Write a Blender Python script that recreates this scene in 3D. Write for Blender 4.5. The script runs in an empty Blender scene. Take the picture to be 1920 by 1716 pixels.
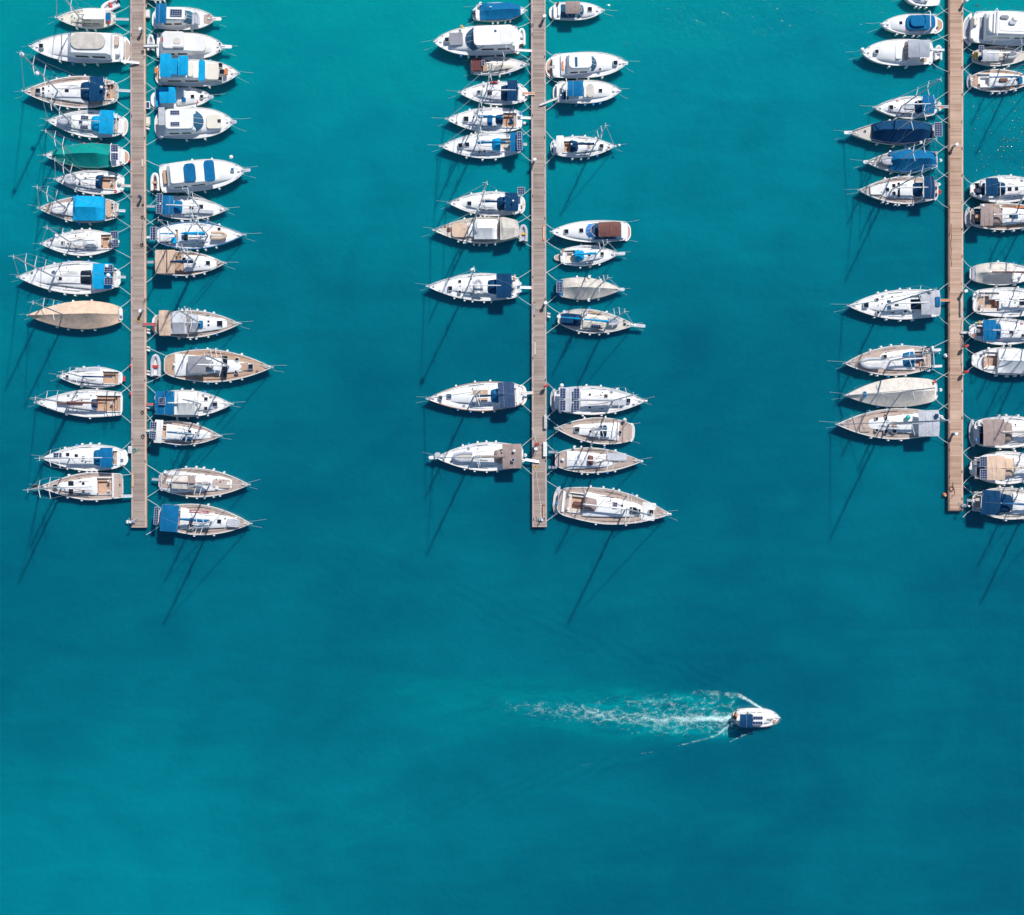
import bpy, math, random
from mathutils import Vector, Matrix
R = math.radians
sc = bpy.context.scene
# ------------------------------------------------------------------ camera, sky, sun, exposure
H = 180.0            # camera height above the water (m)
S = 12.5             # photo pixels per metre at water level
NX, NY = 770.0, 850.0  # photo pixel straight below the camera
cd = bpy.data.cameras.new('camera'); cam = bpy.data.objects.new('camera', cd)
sc.collection.objects.link(cam); sc.camera = cam
cam.location = (0, 0, H); cam.rotation_euler = (0, 0, 0)
cd.sensor_width = 36; cd.lens = 36*H/(1920/S)
cd.shift_x = (960-NX)/1920; cd.shift_y = -(858-NY)/1920
cd.clip_start = 1; cd.clip_end = 8000
SUN_EL, SUN_AZ = 48.0, 25.5          # azimuth clockwise from +Y
w = bpy.data.worlds.new('World'); sc.world = w; w.use_nodes = True
nt = w.node_tree; bg = nt.nodes['Background']
sky = nt.nodes.new('ShaderNodeTexSky'); sky.sky_type = 'NISHITA'; sky.sun_disc = False
sky.sun_elevation = R(SUN_EL); sky.sun_rotation = R(SUN_AZ); sky.dust_density = 0.0; sky.ozone_density = 5.0; sky.air_density = 1.3
nt.links.new(sky.outputs[0], bg.inputs[0]); bg.inputs[1].default_value = 0.09
sl = bpy.data.lights.new('sun', 'SUN'); sl.energy = 4.5; sl.angle = R(0.9); sl.color = (1, 0.965, 0.92)
so = bpy.data.objects.new('sun', sl); sc.collection.objects.link(so)
sd = Vector((math.sin(R(SUN_AZ))*math.cos(R(SUN_EL)), math.cos(R(SUN_AZ))*math.cos(R(SUN_EL)), math.sin(R(SUN_EL))))
so.rotation_euler = sd.to_track_quat('Z', 'Y').to_euler(); so.location = sd*300
vs = sc.view_settings; vs.view_transform = 'Standard'; vs.look = 'None'; vs.exposure = 0.0; vs.gamma = 1
rnd = random.Random(7)

def world(px, py, z=0.0):            # photo pixel of a point at height z -> place in the world
    k = (H-z)/H/S
    return Vector(((px-NX)*k, -(py-NY)*k, z))

# ------------------------------------------------------------------ materials
MATS = {}
def mat(name, col, rough=.5, var=.08, scale=3.0, bump=0.0, bscale=8.0, metal=0.0, spec=.5, stretch=None, second=None):
    if name in MATS: return MATS[name]
    m = bpy.data.materials.new(name); m.use_nodes = True; MATS[name] = m
    t = m.node_tree; n = t.nodes; b = n['Principled BSDF']
    b.inputs['Roughness'].default_value = rough; b.inputs['Metallic'].default_value = metal
    b.inputs['Specular IOR Level'].default_value = spec
    tc = n.new('ShaderNodeTexCoord'); mp = n.new('ShaderNodeMapping')
    t.links.new(tc.outputs['Object'], mp.inputs[0])
    if stretch: mp.inputs['Scale'].default_value = stretch
    nz = n.new('ShaderNodeTexNoise'); nz.inputs['Scale'].default_value = scale
    nz.inputs['Detail'].default_value = 6; nz.inputs['Roughness'].default_value = .62
    t.links.new(mp.outputs[0], nz.inputs['Vector'])
    cr = n.new('ShaderNodeValToRGB'); e = cr.color_ramp.elements
    e[0].position = .3; e[1].position = .7
    dk = second if second else tuple(max(0, c*(1-2.2*var)) for c in col)
    lt = tuple(min(.9, c*(1+var)) for c in col)
    e[0].color = (*dk, 1); e[1].color = (*lt, 1)
    t.links.new(nz.outputs[0], cr.inputs[0])
    oi = n.new('ShaderNodeObjectInfo'); hs = n.new('ShaderNodeHueSaturation')
    mr = n.new('ShaderNodeMapRange'); mr.inputs[3].default_value = 1-var*1.1; mr.inputs[4].default_value = 1+var*.5
    t.links.new(oi.outputs['Random'], mr.inputs[0]); t.links.new(mr.outputs[0], hs.inputs['Value'])
    t.links.new(cr.outputs[0], hs.inputs['Color']); t.links.new(hs.outputs[0], b.inputs['Base Color'])
    if bump:
        n2 = n.new('ShaderNodeTexNoise'); n2.inputs['Scale'].default_value = bscale; n2.inputs['Detail'].default_value = 4
        t.links.new(mp.outputs[0], n2.inputs['Vector'])
        bp = n.new('ShaderNodeBump'); bp.inputs['Strength'].default_value = bump; bp.inputs['Distance'].default_value = .12
        t.links.new(n2.outputs[0], bp.inputs['Height']); t.links.new(bp.outputs[0], b.inputs['Normal'])
    return m
COL = dict(
 white=(.875,.86,.84), cream=(.80,.74,.62), teak=(.59,.46,.39), fresh=(.62,.41,.29), pale=(.76,.69,.61),
 navy=(.002,.05,.135), blue=(.002,.15,.34), azure=(.002,.36,.66), tan=(.72,.52,.385), taupe=(.375,.285,.26),
 grey=(.30,.30,.33), lgrey=(.55,.56,.60), beige=(.68,.62,.55), slate=(.045,.085,.17), green=(.0,.29,.26), maroon=(.17,.06,.06),
 brown=(.20,.09,.075), glass=(.012,.02,.035), bglass=(.035,.12,.21), black=(.015,.015,.02), steel=(.62,.64,.67), red=(.62,.05,.05),
 orange=(.75,.22,.06), yellow=(.70,.45,.07), solar=(.025,.05,.13), rope=(.82,.84,.76), sgrey=(.42,.44,.50), alu=(.60,.62,.65),
 offwhite=(.79,.77,.73), skyblue=(.10,.33,.72), wake=(.8,.9,.9), turq=(.05,.5,.5))
def M(c):
    col = COL[c]
    if c in ('navy','blue','azure','tan','taupe','grey','lgrey','beige','slate','green','maroon','brown','skyblue','sgrey'):
        return mat('canvas_'+c, col, .85, .09, 1.1, .42, 2.2, spec=.2, stretch=(1.1, .85, 1))
    if c in ('teak','fresh','pale'):
        return mat('wood_'+c, col, .75, .14, 2.2, .15, 20, stretch=(.5,7,1), spec=.2)
    if c in ('glass','bglass'): return mat('glazing_'+c, col, .12, .10, 4)
    if c == 'solar':
        m = mat('solar_cells', col, .25, .15, 2)
        return m
    if c in ('steel','alu'): return mat('metal_'+c, col, .38, .05, 4, metal=.35)
    if c == 'rope': return mat('rope_fibre', col, .9, .12, 9, .4, 40)
    if c in ('white','cream','offwhite'):
        return mat('gelcoat_'+c, col, .42, .035, .9, .06, 1.4, spec=.4)
    return mat('paint_'+c, col, .5, .08, 3)
def water_mat():
    m = bpy.data.materials.new('sea_water'); m.use_nodes = True
    t = m.node_tree; n = t.nodes; b = n['Principled BSDF']; L = t.links.new
    ge = n.new('ShaderNodeNewGeometry'); sx = n.new('ShaderNodeSeparateXYZ'); L(ge.outputs['Position'], sx.inputs[0])
    def noise(scale, detail, vec=None, dist=0.0, rough=.5):
        z = n.new('ShaderNodeTexNoise'); z.inputs['Scale'].default_value = scale; z.inputs['Detail'].default_value = detail
        z.inputs['Distortion'].default_value = dist; z.inputs['Roughness'].default_value = rough
        L(vec if vec else ge.outputs['Position'], z.inputs['Vector']); return z
    def mth(op, a, b_=None, c_=None):
        q = n.new('ShaderNodeMath'); q.operation = op
        for i, v in enumerate((a, b_, c_)):
            if v is None: continue
            if isinstance(v, (int, float)): q.inputs[i].default_value = v
            else: L(v, q.inputs[i])
        return q.outputs[0]
    # paler, shallower ground: along the shore side (top) and in the lower left
    yy = mth('MULTIPLY_ADD', sx.outputs['Y'], 1/68.0, 0.0)
    top = mth('SMOOTH_MAX', mth('SUBTRACT', yy, .12), 0.0, .25)
    dx = mth('MULTIPLY', mth('ADD', sx.outputs['X'], 46.0), 1/46.0); dy = mth('MULTIPLY', mth('ADD', sx.outputs['Y'], 66.0), 1/28.0)
    d2 = mth('ADD', mth('MULTIPLY', dx, dx), mth('MULTIPLY', dy, dy))
    low = mth('EXPONENT', mth('MULTIPLY', d2, -1.0))
    big = noise(.021, 3, dist=.6); mid = noise(.075, 4, dist=1.2)
    f = mth('ADD', mth('MULTIPLY', top, .82), mth('MULTIPLY', low, .44))
    f = mth('ADD', f, mth('MULTIPLY', mth('SUBTRACT', big.outputs[0], .5), .75))
    f = mth('ADD', f, mth('MULTIPLY', mth('SUBTRACT', mid.outputs[0], .5), .34))
    mpd = n.new('ShaderNodeMapping'); mpd.inputs['Rotation'].default_value = (0, 0, R(-32)); mpd.inputs['Scale'].default_value = (.35, 1.3, 1); L(ge.outputs['Position'], mpd.inputs[0])
    stk = noise(.13, 5, mpd.outputs[0], 1.0, .6)
    f = mth('ADD', f, mth('MULTIPLY', mth('SUBTRACT', stk.outputs[0], .5), .42))
    f = mth('SUBTRACT', f, mth('MULTIPLY', mth('MAXIMUM', mth('SUBTRACT', sx.outputs['X'], 20.0), 0.0), .0016))
    f = mth('ADD', f, .20)
    cr = n.new('ShaderNodeValToRGB'); L(f, cr.inputs[0]); e = cr.color_ramp.elements
    e[0].position = 0; e[0].color = (0, .114, .175, 1); e[1].position = 1; e[1].color = (0, .305, .315, 1)
    x = cr.color_ramp.elements.new(.35); x.color = (0, .170, .224, 1)
    x = cr.color_ramp.elements.new(.65); x.color = (0, .235, .286, 1)
    L(cr.outputs[0], b.inputs['Base Color'])
    b.inputs['Subsurface Weight'].default_value = 1.0
    b.inputs['Subsurface Radius'].default_value = (.5, 2.0, 2.7); b.inputs['Subsurface Scale'].default_value = 1.0
    b.inputs['Roughness'].default_value = .06; b.inputs['IOR'].default_value = 1.33
    w1 = noise(.9, 5, rough=.6); w2 = noise(.16, 3)
    w3 = noise(2.6, 3)
    hh = mth('ADD', mth('ADD', mth('MULTIPLY', w1.outputs[0], .15), mth('MULTIPLY', w3.outputs[0], .026)), mth('MULTIPLY', w2.outputs[0], .35))
    # the spreading waves of the wake
    for (ax, ay), (bx, by), (nx_, ny_), amp, sg in (((1300, 1392), (480, 1610), (.50, -.86), .07, 2.6), ((1392, 1302), (520, 985), (.47, .88), .04, 2.4)):
        A = world(ax, ay); B2 = world(bx, by); e = (B2-A).xy; ln = e.length; e = e/ln
        px_ = mth('SUBTRACT', sx.outputs['X'], A.x); py_ = mth('SUBTRACT', sx.outputs['Y'], A.y)
        al = mth('ADD', mth('MULTIPLY', px_, e.x), mth('MULTIPLY', py_, e.y))
        pe = mth('SUBTRACT', mth('MULTIPLY', px_, e.y), mth('MULTIPLY', py_, e.x))
        q = mth('DIVIDE', pe, mth('ADD', mth('MULTIPLY', mth('MAXIMUM', al, 0.0), .045), sg*.5))
        gs = mth('EXPONENT', mth('MULTIPLY', mth('MULTIPLY', q, q), -1.0))
        fd = mth('MULTIPLY', mth('GREATER_THAN', al, 0.0), mth('MAXIMUM', mth('SUBTRACT', 1.0, mth('DIVIDE', al, ln*1.05)), 0.0))
        ph = mth('ADD', mth('MULTIPLY', px_, nx_*3.6), mth('MULTIPLY', py_, ny_*3.6))
        ph = mth('ADD', ph, mth('MULTIPLY', w2.outputs[0], 13.0))
        hh = mth('ADD', hh, mth('MULTIPLY', mth('MULTIPLY', mth('SINE', ph), amp), mth('MULTIPLY', gs, fd)))
    bp = n.new('ShaderNodeBump'); bp.inputs['Strength'].default_value = .55; bp.inputs['Distance'].default_value = 1.0
    L(hh, bp.inputs['Height']); L(bp.outputs[0], b.inputs['Normal'])
    return m

# ------------------------------------------------------------------ mesh helpers
def link(o, parent=None):
    sc.collection.objects.link(o)
    if parent is not None: o.parent = parent
    return o
class MB:
    def __init__(s): s.v = []; s.f = []
    def grid(s, rows, close=False, cap=False):
        b = len(s.v); n = len(rows[0])
        for r in rows: s.v += [tuple(p) for p in r]
        for i in range(len(rows)-1):
            for j in range(n if close else n-1):
                k = (j+1) % n
                s.f.append((b+i*n+j, b+i*n+k, b+(i+1)*n+k, b+(i+1)*n+j))
        if cap:
            s.f.append(tuple(b+j for j in range(n))[::-1]); s.f.append(tuple(b+(len(rows)-1)*n+j for j in range(n)))
        return s
    def box(s, x0, x1, y0, y1, z0, z1):
        b = len(s.v)
        s.v += [(x0,y0,z0),(x1,y0,z0),(x1,y1,z0),(x0,y1,z0),(x0,y0,z1),(x1,y0,z1),(x1,y1,z1),(x0,y1,z1)]
        s.f += [(b+3,b+2,b+1,b),(b+4,b+5,b+6,b+7),(b,b+1,b+5,b+4),(b+1,b+2,b+6,b+5),(b+2,b+3,b+7,b+6),(b+3,b,b+4,b+7)]
        return s
    def rbox(s, x0, x1, y0, y1, z0, z1, r=.1, c=.03):   # slab with rounded plan corners and a chamfered top
        def ring(x0, x1, y0, y1, r, z):
            o = []
            for cx, cy, a0 in ((x1-r,y1-r,0),(x0+r,y1-r,90),(x0+r,y0+r,180),(x1-r,y0+r,270)):
                for a in (0, 30, 60, 90): o.append((cx+r*math.cos(R(a0+a)), cy+r*math.sin(R(a0+a)), z))
            return o
        x0, x1 = min(x0,x1), max(x0,x1); y0, y1 = min(y0,y1), max(y0,y1)
        r = min(r, (x1-x0)*.49, (y1-y0)*.49); c = min(c, (z1-z0)*.5, r*.9+.001)
        rows = [ring(x0,x1,y0,y1,r,z0), ring(x0,x1,y0,y1,r,z1-c), ring(x0+c,x1-c,y0+c,y1-c,max(.002,r-c),z1)]
        return s.grid(rows, close=True, cap=True)
    def tube(s, pts, r, n=6, taper=None):
        pts = [Vector(p) for p in pts]; rows = []
        for i, p in enumerate(pts):
            d = (pts[min(i+1, len(pts)-1)]-pts[max(i-1, 0)]).normalized()
            a = Vector((0,0,1)) if abs(d.z) < .9 else Vector((1,0,0))
            u = d.cross(a).normalized(); v = d.cross(u)
            rr = r if taper is None else r+(taper-r)*i/(len(pts)-1)
            rows.append([p+u*rr*math.cos(2*math.pi*k/n)+v*rr*math.sin(2*math.pi*k/n) for k in range(n)])
        return s.grid(rows, close=True, cap=True)
    def ball(s, c, rx, ry=None, rz=None, n=10, m=6):
        ry = ry or rx; rz = rz or rx; rows = []
        for i in range(m+1):
            t = math.pi*i/m; q = max(math.sin(t), .02)
            rows.append([(c[0]+rx*q*math.cos(2*math.pi*k/n), c[1]+ry*q*math.sin(2*math.pi*k/n), c[2]-rz*math.cos(t)) for k in range(n)])
        return s.grid(rows, close=True, cap=True)
    def build(s, name, m, parent=None, smooth=False):
        me = bpy.data.meshes.new(name); me.from_pydata(s.v, [], s.f); me.update()
        if smooth:
            me.polygons.foreach_set('use_smooth', [True]*len(me.polygons))
            try: me.set_sharp_from_angle(angle=R(38))
            except Exception: pass
        me.materials.append(M(m) if isinstance(m, str) else m)
        return link(bpy.data.objects.new(name, me), parent)
def tag(o, label=None, cat=None, group=None, kind=None):
    if label: o['label'] = label
    if cat: o['category'] = cat
    if group: o['group'] = group
    if kind: o['kind'] = kind
    return o
def empty(name, loc, rz=0):
    o = bpy.data.objects.new(name, None); o.location = loc; o.rotation_euler = (0, 0, rz); o.empty_display_size = .5
    return link(o)

# ------------------------------------------------------------------ the water
mb = MB(); N = 24; E = 3000
xs = [-E, -400, -120] + [-90+i*8 for i in range(24)] + [130, 400, E]
rows = [[(x, y, 0) for y in xs] for x in xs]
mb.grid([[ (x, y, 0) for x in xs] for y in xs])
wat = mb.build('water', water_mat()); tag(wat, kind='structure')

# ------------------------------------------------------------------ boats
DNG = []
class Boat:
    def __init__(s, kind, short, loc, stern, bow, B, tr=.7, p=1.95, rnd_=0.06, deck='white', rail='offwhite', hull='white', zf=None, tm=.40, group=None, cat=None, label=None, e=None):
        s.kind = kind; s.short = short
        Lpx = math.hypot(bow[0]-stern[0], bow[1]-stern[1])
        L0 = Lpx/S
        s.f = zf or (max(.75, min(1.15, .075*L0)) if kind == 's' else max(.9, min(1.5, .10*L0)))
        s.zm = s.f*1.12
        a = world(*stern, s.f); b = world(*bow, s.f*1.25)
        s.L = (b-a).xy.length; s.B = B/S*(H-s.zm)/H; s.tr = tr; s.p = p; s.e = e if e else (.82 if kind == 'm' else 1.0); s.rr = rnd_; s.tm = tm
        c = (a+b)/2; d = (b-a).xy; s.ang = math.atan2(d.y, d.x)
        s.stern, s.bow = stern, bow; s.flip = -1 if bow[0] > stern[0] else 1
        nm = {'s': 'sailboat', 'm': 'motor_yacht'}[kind]
        s.root = empty(nm, (c.x, c.y, 0), s.ang)
        tag(s.root, label or (short+', '+loc), cat or {'s': 'sailboat', 'm': 'motor yacht'}[kind], group or {'s': 'sailboats moored at the piers', 'm': 'motor yachts moored at the piers'}[kind])
        s.rails = rail; s.deckcol = deck; s.hullcol = hull; s.ck = None; s.mast = None
        s.rd = random.Random(hash(short) % 9999 if False else sum(ord(ch)*(i+1) for i, ch in enumerate(short)))
    def u(s, x, z=None):             # photo x -> station, corrected for height above the deck
        z = s.zm if z is None else z
        X = NX+(x-NX)*(H-z)/(H-s.zm)
        return (X-s.stern[0])/(s.bow[0]-s.stern[0])
    def half(s, u):
        u = min(max(u, 0), 1)
        if u < s.tm: h = s.tr+(1-s.tr)*math.sin(math.pi/2*u/s.tm)
        else:
            q = (u-s.tm)/(1-s.tm); h = (1-q**s.p)**s.e
            h = h*(1-.04*q*(1-q)) if s.kind == 's' else h
        if u < s.rr:
            q = 1-u/s.rr; h *= .62+.38*math.sqrt(max(0, 1-q*q))
        return max(h*s.B/2, .035)
    def zd(s, u): return s.f*(1+.30*max(0, u)**2.2+.05*(1-u)**2)
    def X(s, u): return (u-.5)*s.L
    def P(s, u, v, z): return (s.X(u), s.flip*v*s.half(u), z)
    def Q(s, u, v, z): return (s.X(u), s.flip*v*s.B/2, z)   # v in half-beams at midships
    def hull(s):
        us = [0, .012, .03, .06]+[.1+.05*i for i in range(15)]+[.85, .9, .94, .97, .985, .995, 1]
        rows = []
        for u in us:
            h = s.half(u); z = s.zd(u); r = []
            prof = ((1, 1.0), (.985, .75), (.95, .45), (.90, .12), (.80, -.12), (.45, -.5)) if s.kind == 's' else ((1, 1.0), (.97, .8), (.90, .5), (.84, .1), (.74, -.15), (.4, -.6))
            for v, q in prof:
                zz = z*q if q > 0 else q
                ox = -(1-max(q, 0))*s.L*(.055 if s.kind == 's' else .07)*u**5 + (1-max(q, 0))*s.L*(.03 if s.kind == 's' else 0)*(1-u)**5
                r.append((s.X(u)+ox, h*v, zz))
            rows.append(r+[(x, -y, z_) for x, y, z_ in r[::-1]])
        m = MB().grid(rows)
        n = len(rows[0]); m.f.append(tuple(range(n)))
        s.hullo = m.build('hull', s.hullcol, s.root, True)
        # boot stripe just above the water line
    def deck(s):
        us = sorted(set([0, .012, .03, .06]+[.1+.05*i for i in range(15)]+[.85,   .9, .94, .97, .985, .995, 1]+(list(s.ck[:2]) if s.ck else [])))
        m = MB(); cam = .05
        def pt(u, y): h = s.half(u); return (s.X(u), y, s.zd(u)-.012+cam*(1-(y/h)**2)*min(1, h))
        for a, b in zip(us[:-1], us[1:]):
            if s.ck and a >= s.ck[0]-1e-6 and b <= s.ck[1]+1e-6:
                w_ = s.ck[2]
                for sg in (-1, 1):
                    m.grid([[pt(u, sg*(w_+(s.half(u)-w_)*q)) for q in ((1, .5, 0) if sg < 0 else (0, .5, 1))] for u in (a, b)])
            else:
                m.grid([[pt(u, s.half(u)*q) for q in (-1, -.5, 0, .5, 1)] for u in (a, b)])
        m.build('deck', s.deckcol, s.root)
        # toe rail / rubbing strake
        m = MB(); w_ = .13 if s.kind == 's' else .10
        for sg in (-1, 1):
            rows = []
            for u in us:
                h = s.half(u); z = s.zd(u); i = max(h-w_, .0)
                rows.append([(s.X(u), sg*(h+.012), z-.06), (s.X(u), sg*(h+.012), z+.055), (s.X(u), sg*i, z+.055), (s.X(u), sg*i, z-.02)])
            m.grid(rows)
        m.box(s.X(0)-.02, s.X(0)+.07, -s.half(0), s.half(0), s.zd(0)-.05, s.zd(0)+.052)
        m.build('toe_rail', s.rails, s.root)
    def cockpit(s, floor='teak', seat='teak'):
        u0, u1, w_ = s.ck; x0, x1 = s.X(u0), s.X(u1); z = s.zd((u0+u1)/2); d = .5
        m = MB()
        m.v += [(x0,-w_,z-d),(x1,-w_,z-d),(x1,w_,z-d),(x0,w_,z-d),(x0,-w_,z+.03),(x1,-w_,z+.03),(x1,w_,z+.03),(x0,w_,z+.03)]
        m.f += [(0,1,2,3),(0,4,5,1),(1,5,6,2),(2,6,7,3),(3,7,4,0)]
        ck = m.build('cockpit', floor, s.root)
        m = MB(); b = min(.48, w_*.42)
        for sg in (-1, 1):
            m.rbox(x0+(x1-x0)*.22, x1-.02, sg*(w_-.02), sg*(w_-b), z-d, z-.12, .05, .02)
        m.rbox(x0+.02, x0+min(.5, (x1-x0)*.2), -w_+.02, w_-.02, z-d, z-.08, .05)
        m.build('bench', seat, ck)
        m = MB(); t = .13
        for sg in (-1, 1): m.rbox(x0-t, x1+t*.3, sg*w_, sg*(w_+t), z-.02, z+.22, .06, .03)
        m.rbox(x1, x1+t, -w_, w_, z-.02, z+.20, .04, .03)
        m.build('coaming', 'white', s.root)
    def loft(s, name, u0, u1, w0, w1, z0, h, col, chamf=.25, arch=False, front=.35, back=.05, n=12, parent=None, dome=.06):
        # superstructure block: w0/w1 half-beam fractions aft and forward; front/back = share of length spent rising
        rows = []
        for i in range(n+1):
            q = i/n; u = u0+(u1-u0)*q; w_ = (w0+(w1-w0)*q**1.3)*s.B/2
            w_ = min(w_, s.half(u)*.93)
            hq = 1.0
            if q > 1-front: hq = max(0, math.cos((q-(1-front))/front*math.pi/2))**.8
            if q < back and back > 0: hq = .6+.4*q/back
            if q > .82: w_ *= (1-((q-.82)/.18)**2*.30)
            hh = max(.02, h*hq); x = s.X(u); zb = z0 if isinstance(z0, float) else z0(u); r = []
            if arch:
                for k in range(11):
                    a = math.pi*k/10; r.append((x, -w_*math.cos(a)*(1 if k in (0,10) else .98), zb+hh*max(0, math.sin(a))**.55))
            else:
                c = min(chamf, w_*.4)
                r = [(x,-w_,zb-.03),(x,-w_+c*.25,zb+hh*.7),(x,-w_+c,zb+hh),(x,0,zb+hh+dome*hq),(x,w_-c,zb+hh),(x,w_-c*.25,zb+hh*.7),(x,w_,zb-.03)]
            rows.append(r)
        m = MB().grid(rows); nn = len(rows[0]); m.f.append(tuple(range(nn))); m.f.append(tuple(len(m.v)-nn+j for j in range(nn))[::-1])
        return m.build(name, col, parent or s.root, True)
    def slab(s, name, x0, x1, v0, v1, z0, z1, col, r=.12, parent=None):
        za = s.zm+z1
        a, b = s.X(s.u(x0, za)), s.X(s.u(x1, za)); uu = (s.u(x0, za)+s.u(x1, za))/2
        zz = s.zd(uu)
        y0, y1 = s.flip*v0*s.B/2, s.flip*v1*s.B/2
        return MB().rbox(a, b, y0, y1, zz+z0, zz+z1, r, .03).build(name, col, parent or s.root, True)

def canvas(b, name, x0, x1, wv, z, col, crown=.18, v=0.0, droop=.06, frame=True, nx=8, sag=.03):
    # stretched canvas roof on a tube frame
    za = b.zm+z; u0, u1 = b.u(x0, za), b.u(x1, za); zb = b.zd((u0+u1)/2)+z
    X0, X1 = sorted((b.X(u0), b.X(u1))); w_ = wv*b.B/2; yc = b.flip*v*b.B/2; rows = []; lo = []
    for i in range(nx+1):
        q = i/nx; x = X0+(X1-X0)*q; r = []
        for k in range(9):
            t = -1+2*k/8
            zz = zb+crown*(1-t*t)-droop*(abs(2*q-1)**6)-sag*math.sin(q*math.pi*3)**2+b.rd.uniform(-.018,.018)
            cx = x if 0 < i < nx else x+(.04 if i == 0 else -.04)*abs(t)**3
            r.append((cx, yc+w_*t, zz))
        rows.append(r)
    m = MB().grid(rows); m.grid([[(x, y, z_-.05) for x, y, z_ in r[::-1]] for r in rows])
    n = 9; T = (nx+1)*n
    # rim
    rim = [r for r in ([rows[0][k] for k in range(9)]+[rows[i][8] for i in range(1, nx+1)]+[rows[nx][k] for k in range(7, -1, -1)]+[rows[i][0] for i in range(nx-1, 0, -1)])]
    m.grid([[p for p in rim], [(x, y, z_-.07) for x, y, z_ in rim]], close=True)
    o = m.build(name, col, b.root, True)
    for q in ((.34, .67) if b.rd.random() < .5 else (.5,)):
        x = X0+(X1-X0)*q
        MB().tube([(x, yc+w_*t, zb+crown*(1-t*t)+.02) for t in (-.98, -.5, 0, .5, .98)], .014, 4).build('seam', 'lgrey' if b.rd.random() < .3 else col, o)
    if frame:
        f = MB(); zk = b.zd((u0+u1)/2)
        for q in (.04, .5, .96):
            x = X0+(X1-X0)*q; xf = (X0+X1)/2+(x-(X0+X1)/2)*.3
            f.tube([(xf, yc-w_*1.0, zk), (x, yc-w_*.985, zb-.06), (x, yc-w_*.6, zb+crown*.6-.06), (x, yc, zb+crown-.07), (x, yc+w_*.6, zb+crown*.6-.06), (x, yc+w_*.985, zb-.06), (xf, yc+w_, zk)], .022, 5)
        f.build('frame', 'steel', o, True)
    return o
def tent(b, x0, x1, wv, ridge, col, name='cover', hem=.25, full=False, endz=.35, sag=.10):
    # ridge tent; full = reaches out to the rail and covers the whole deck
    u0, u1 = b.u(x0, b.zm+.3), b.u(x1, b.zm+.3); rows = []; n = 18
    for i in range(n+1):
        q = i/n; u = u0+(u1-u0)*q; zb = b.zd(u)
        w_ = (b.half(u)+.03) if full else min(wv*b.B/2, b.half(u)*1.02)
        rz = ridge*min(1, (q/.22+endz)/(1+endz) if q < .22 else 1)
        if full: rz *= min(1, 1.0-(max(0, q-.42)/.58)**1.2*.72)
        else: rz = max(rz*min(1, ((1-q)/.10+.75)/1.75), hem+.1)
        r = []
        for t in (-1, -.98, -.75, -.5, -.25, -.04, 0, .04, .25, .5, .75, .98, 1):
            a = abs(t); zz = zb+hem+(rz-hem)*(1-a)-sag*math.sin(a*math.pi)*(1+.5*math.sin(q*21+t*2))+b.rd.uniform(-.02,.02)
            if a == 1: zz = zb-.05 if full else zb+hem-.12
            r.append((b.X(u), t*w_, max(zz, zb-.05)))
        rows.append(r)
    m = MB().grid(rows); nn = 13
    base0 = [(x, y, min(z, b.zd(u0)+hem*.2)) for x, y, z in rows[0]]; m.grid([base0, rows[0]])
    base1 = [(x, y, min(z, b.zd(u1)+.0)) for x, y, z in rows[-1]]; m.grid([rows[-1], base1])
    return m.build(name, col, b.root, True)

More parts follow.
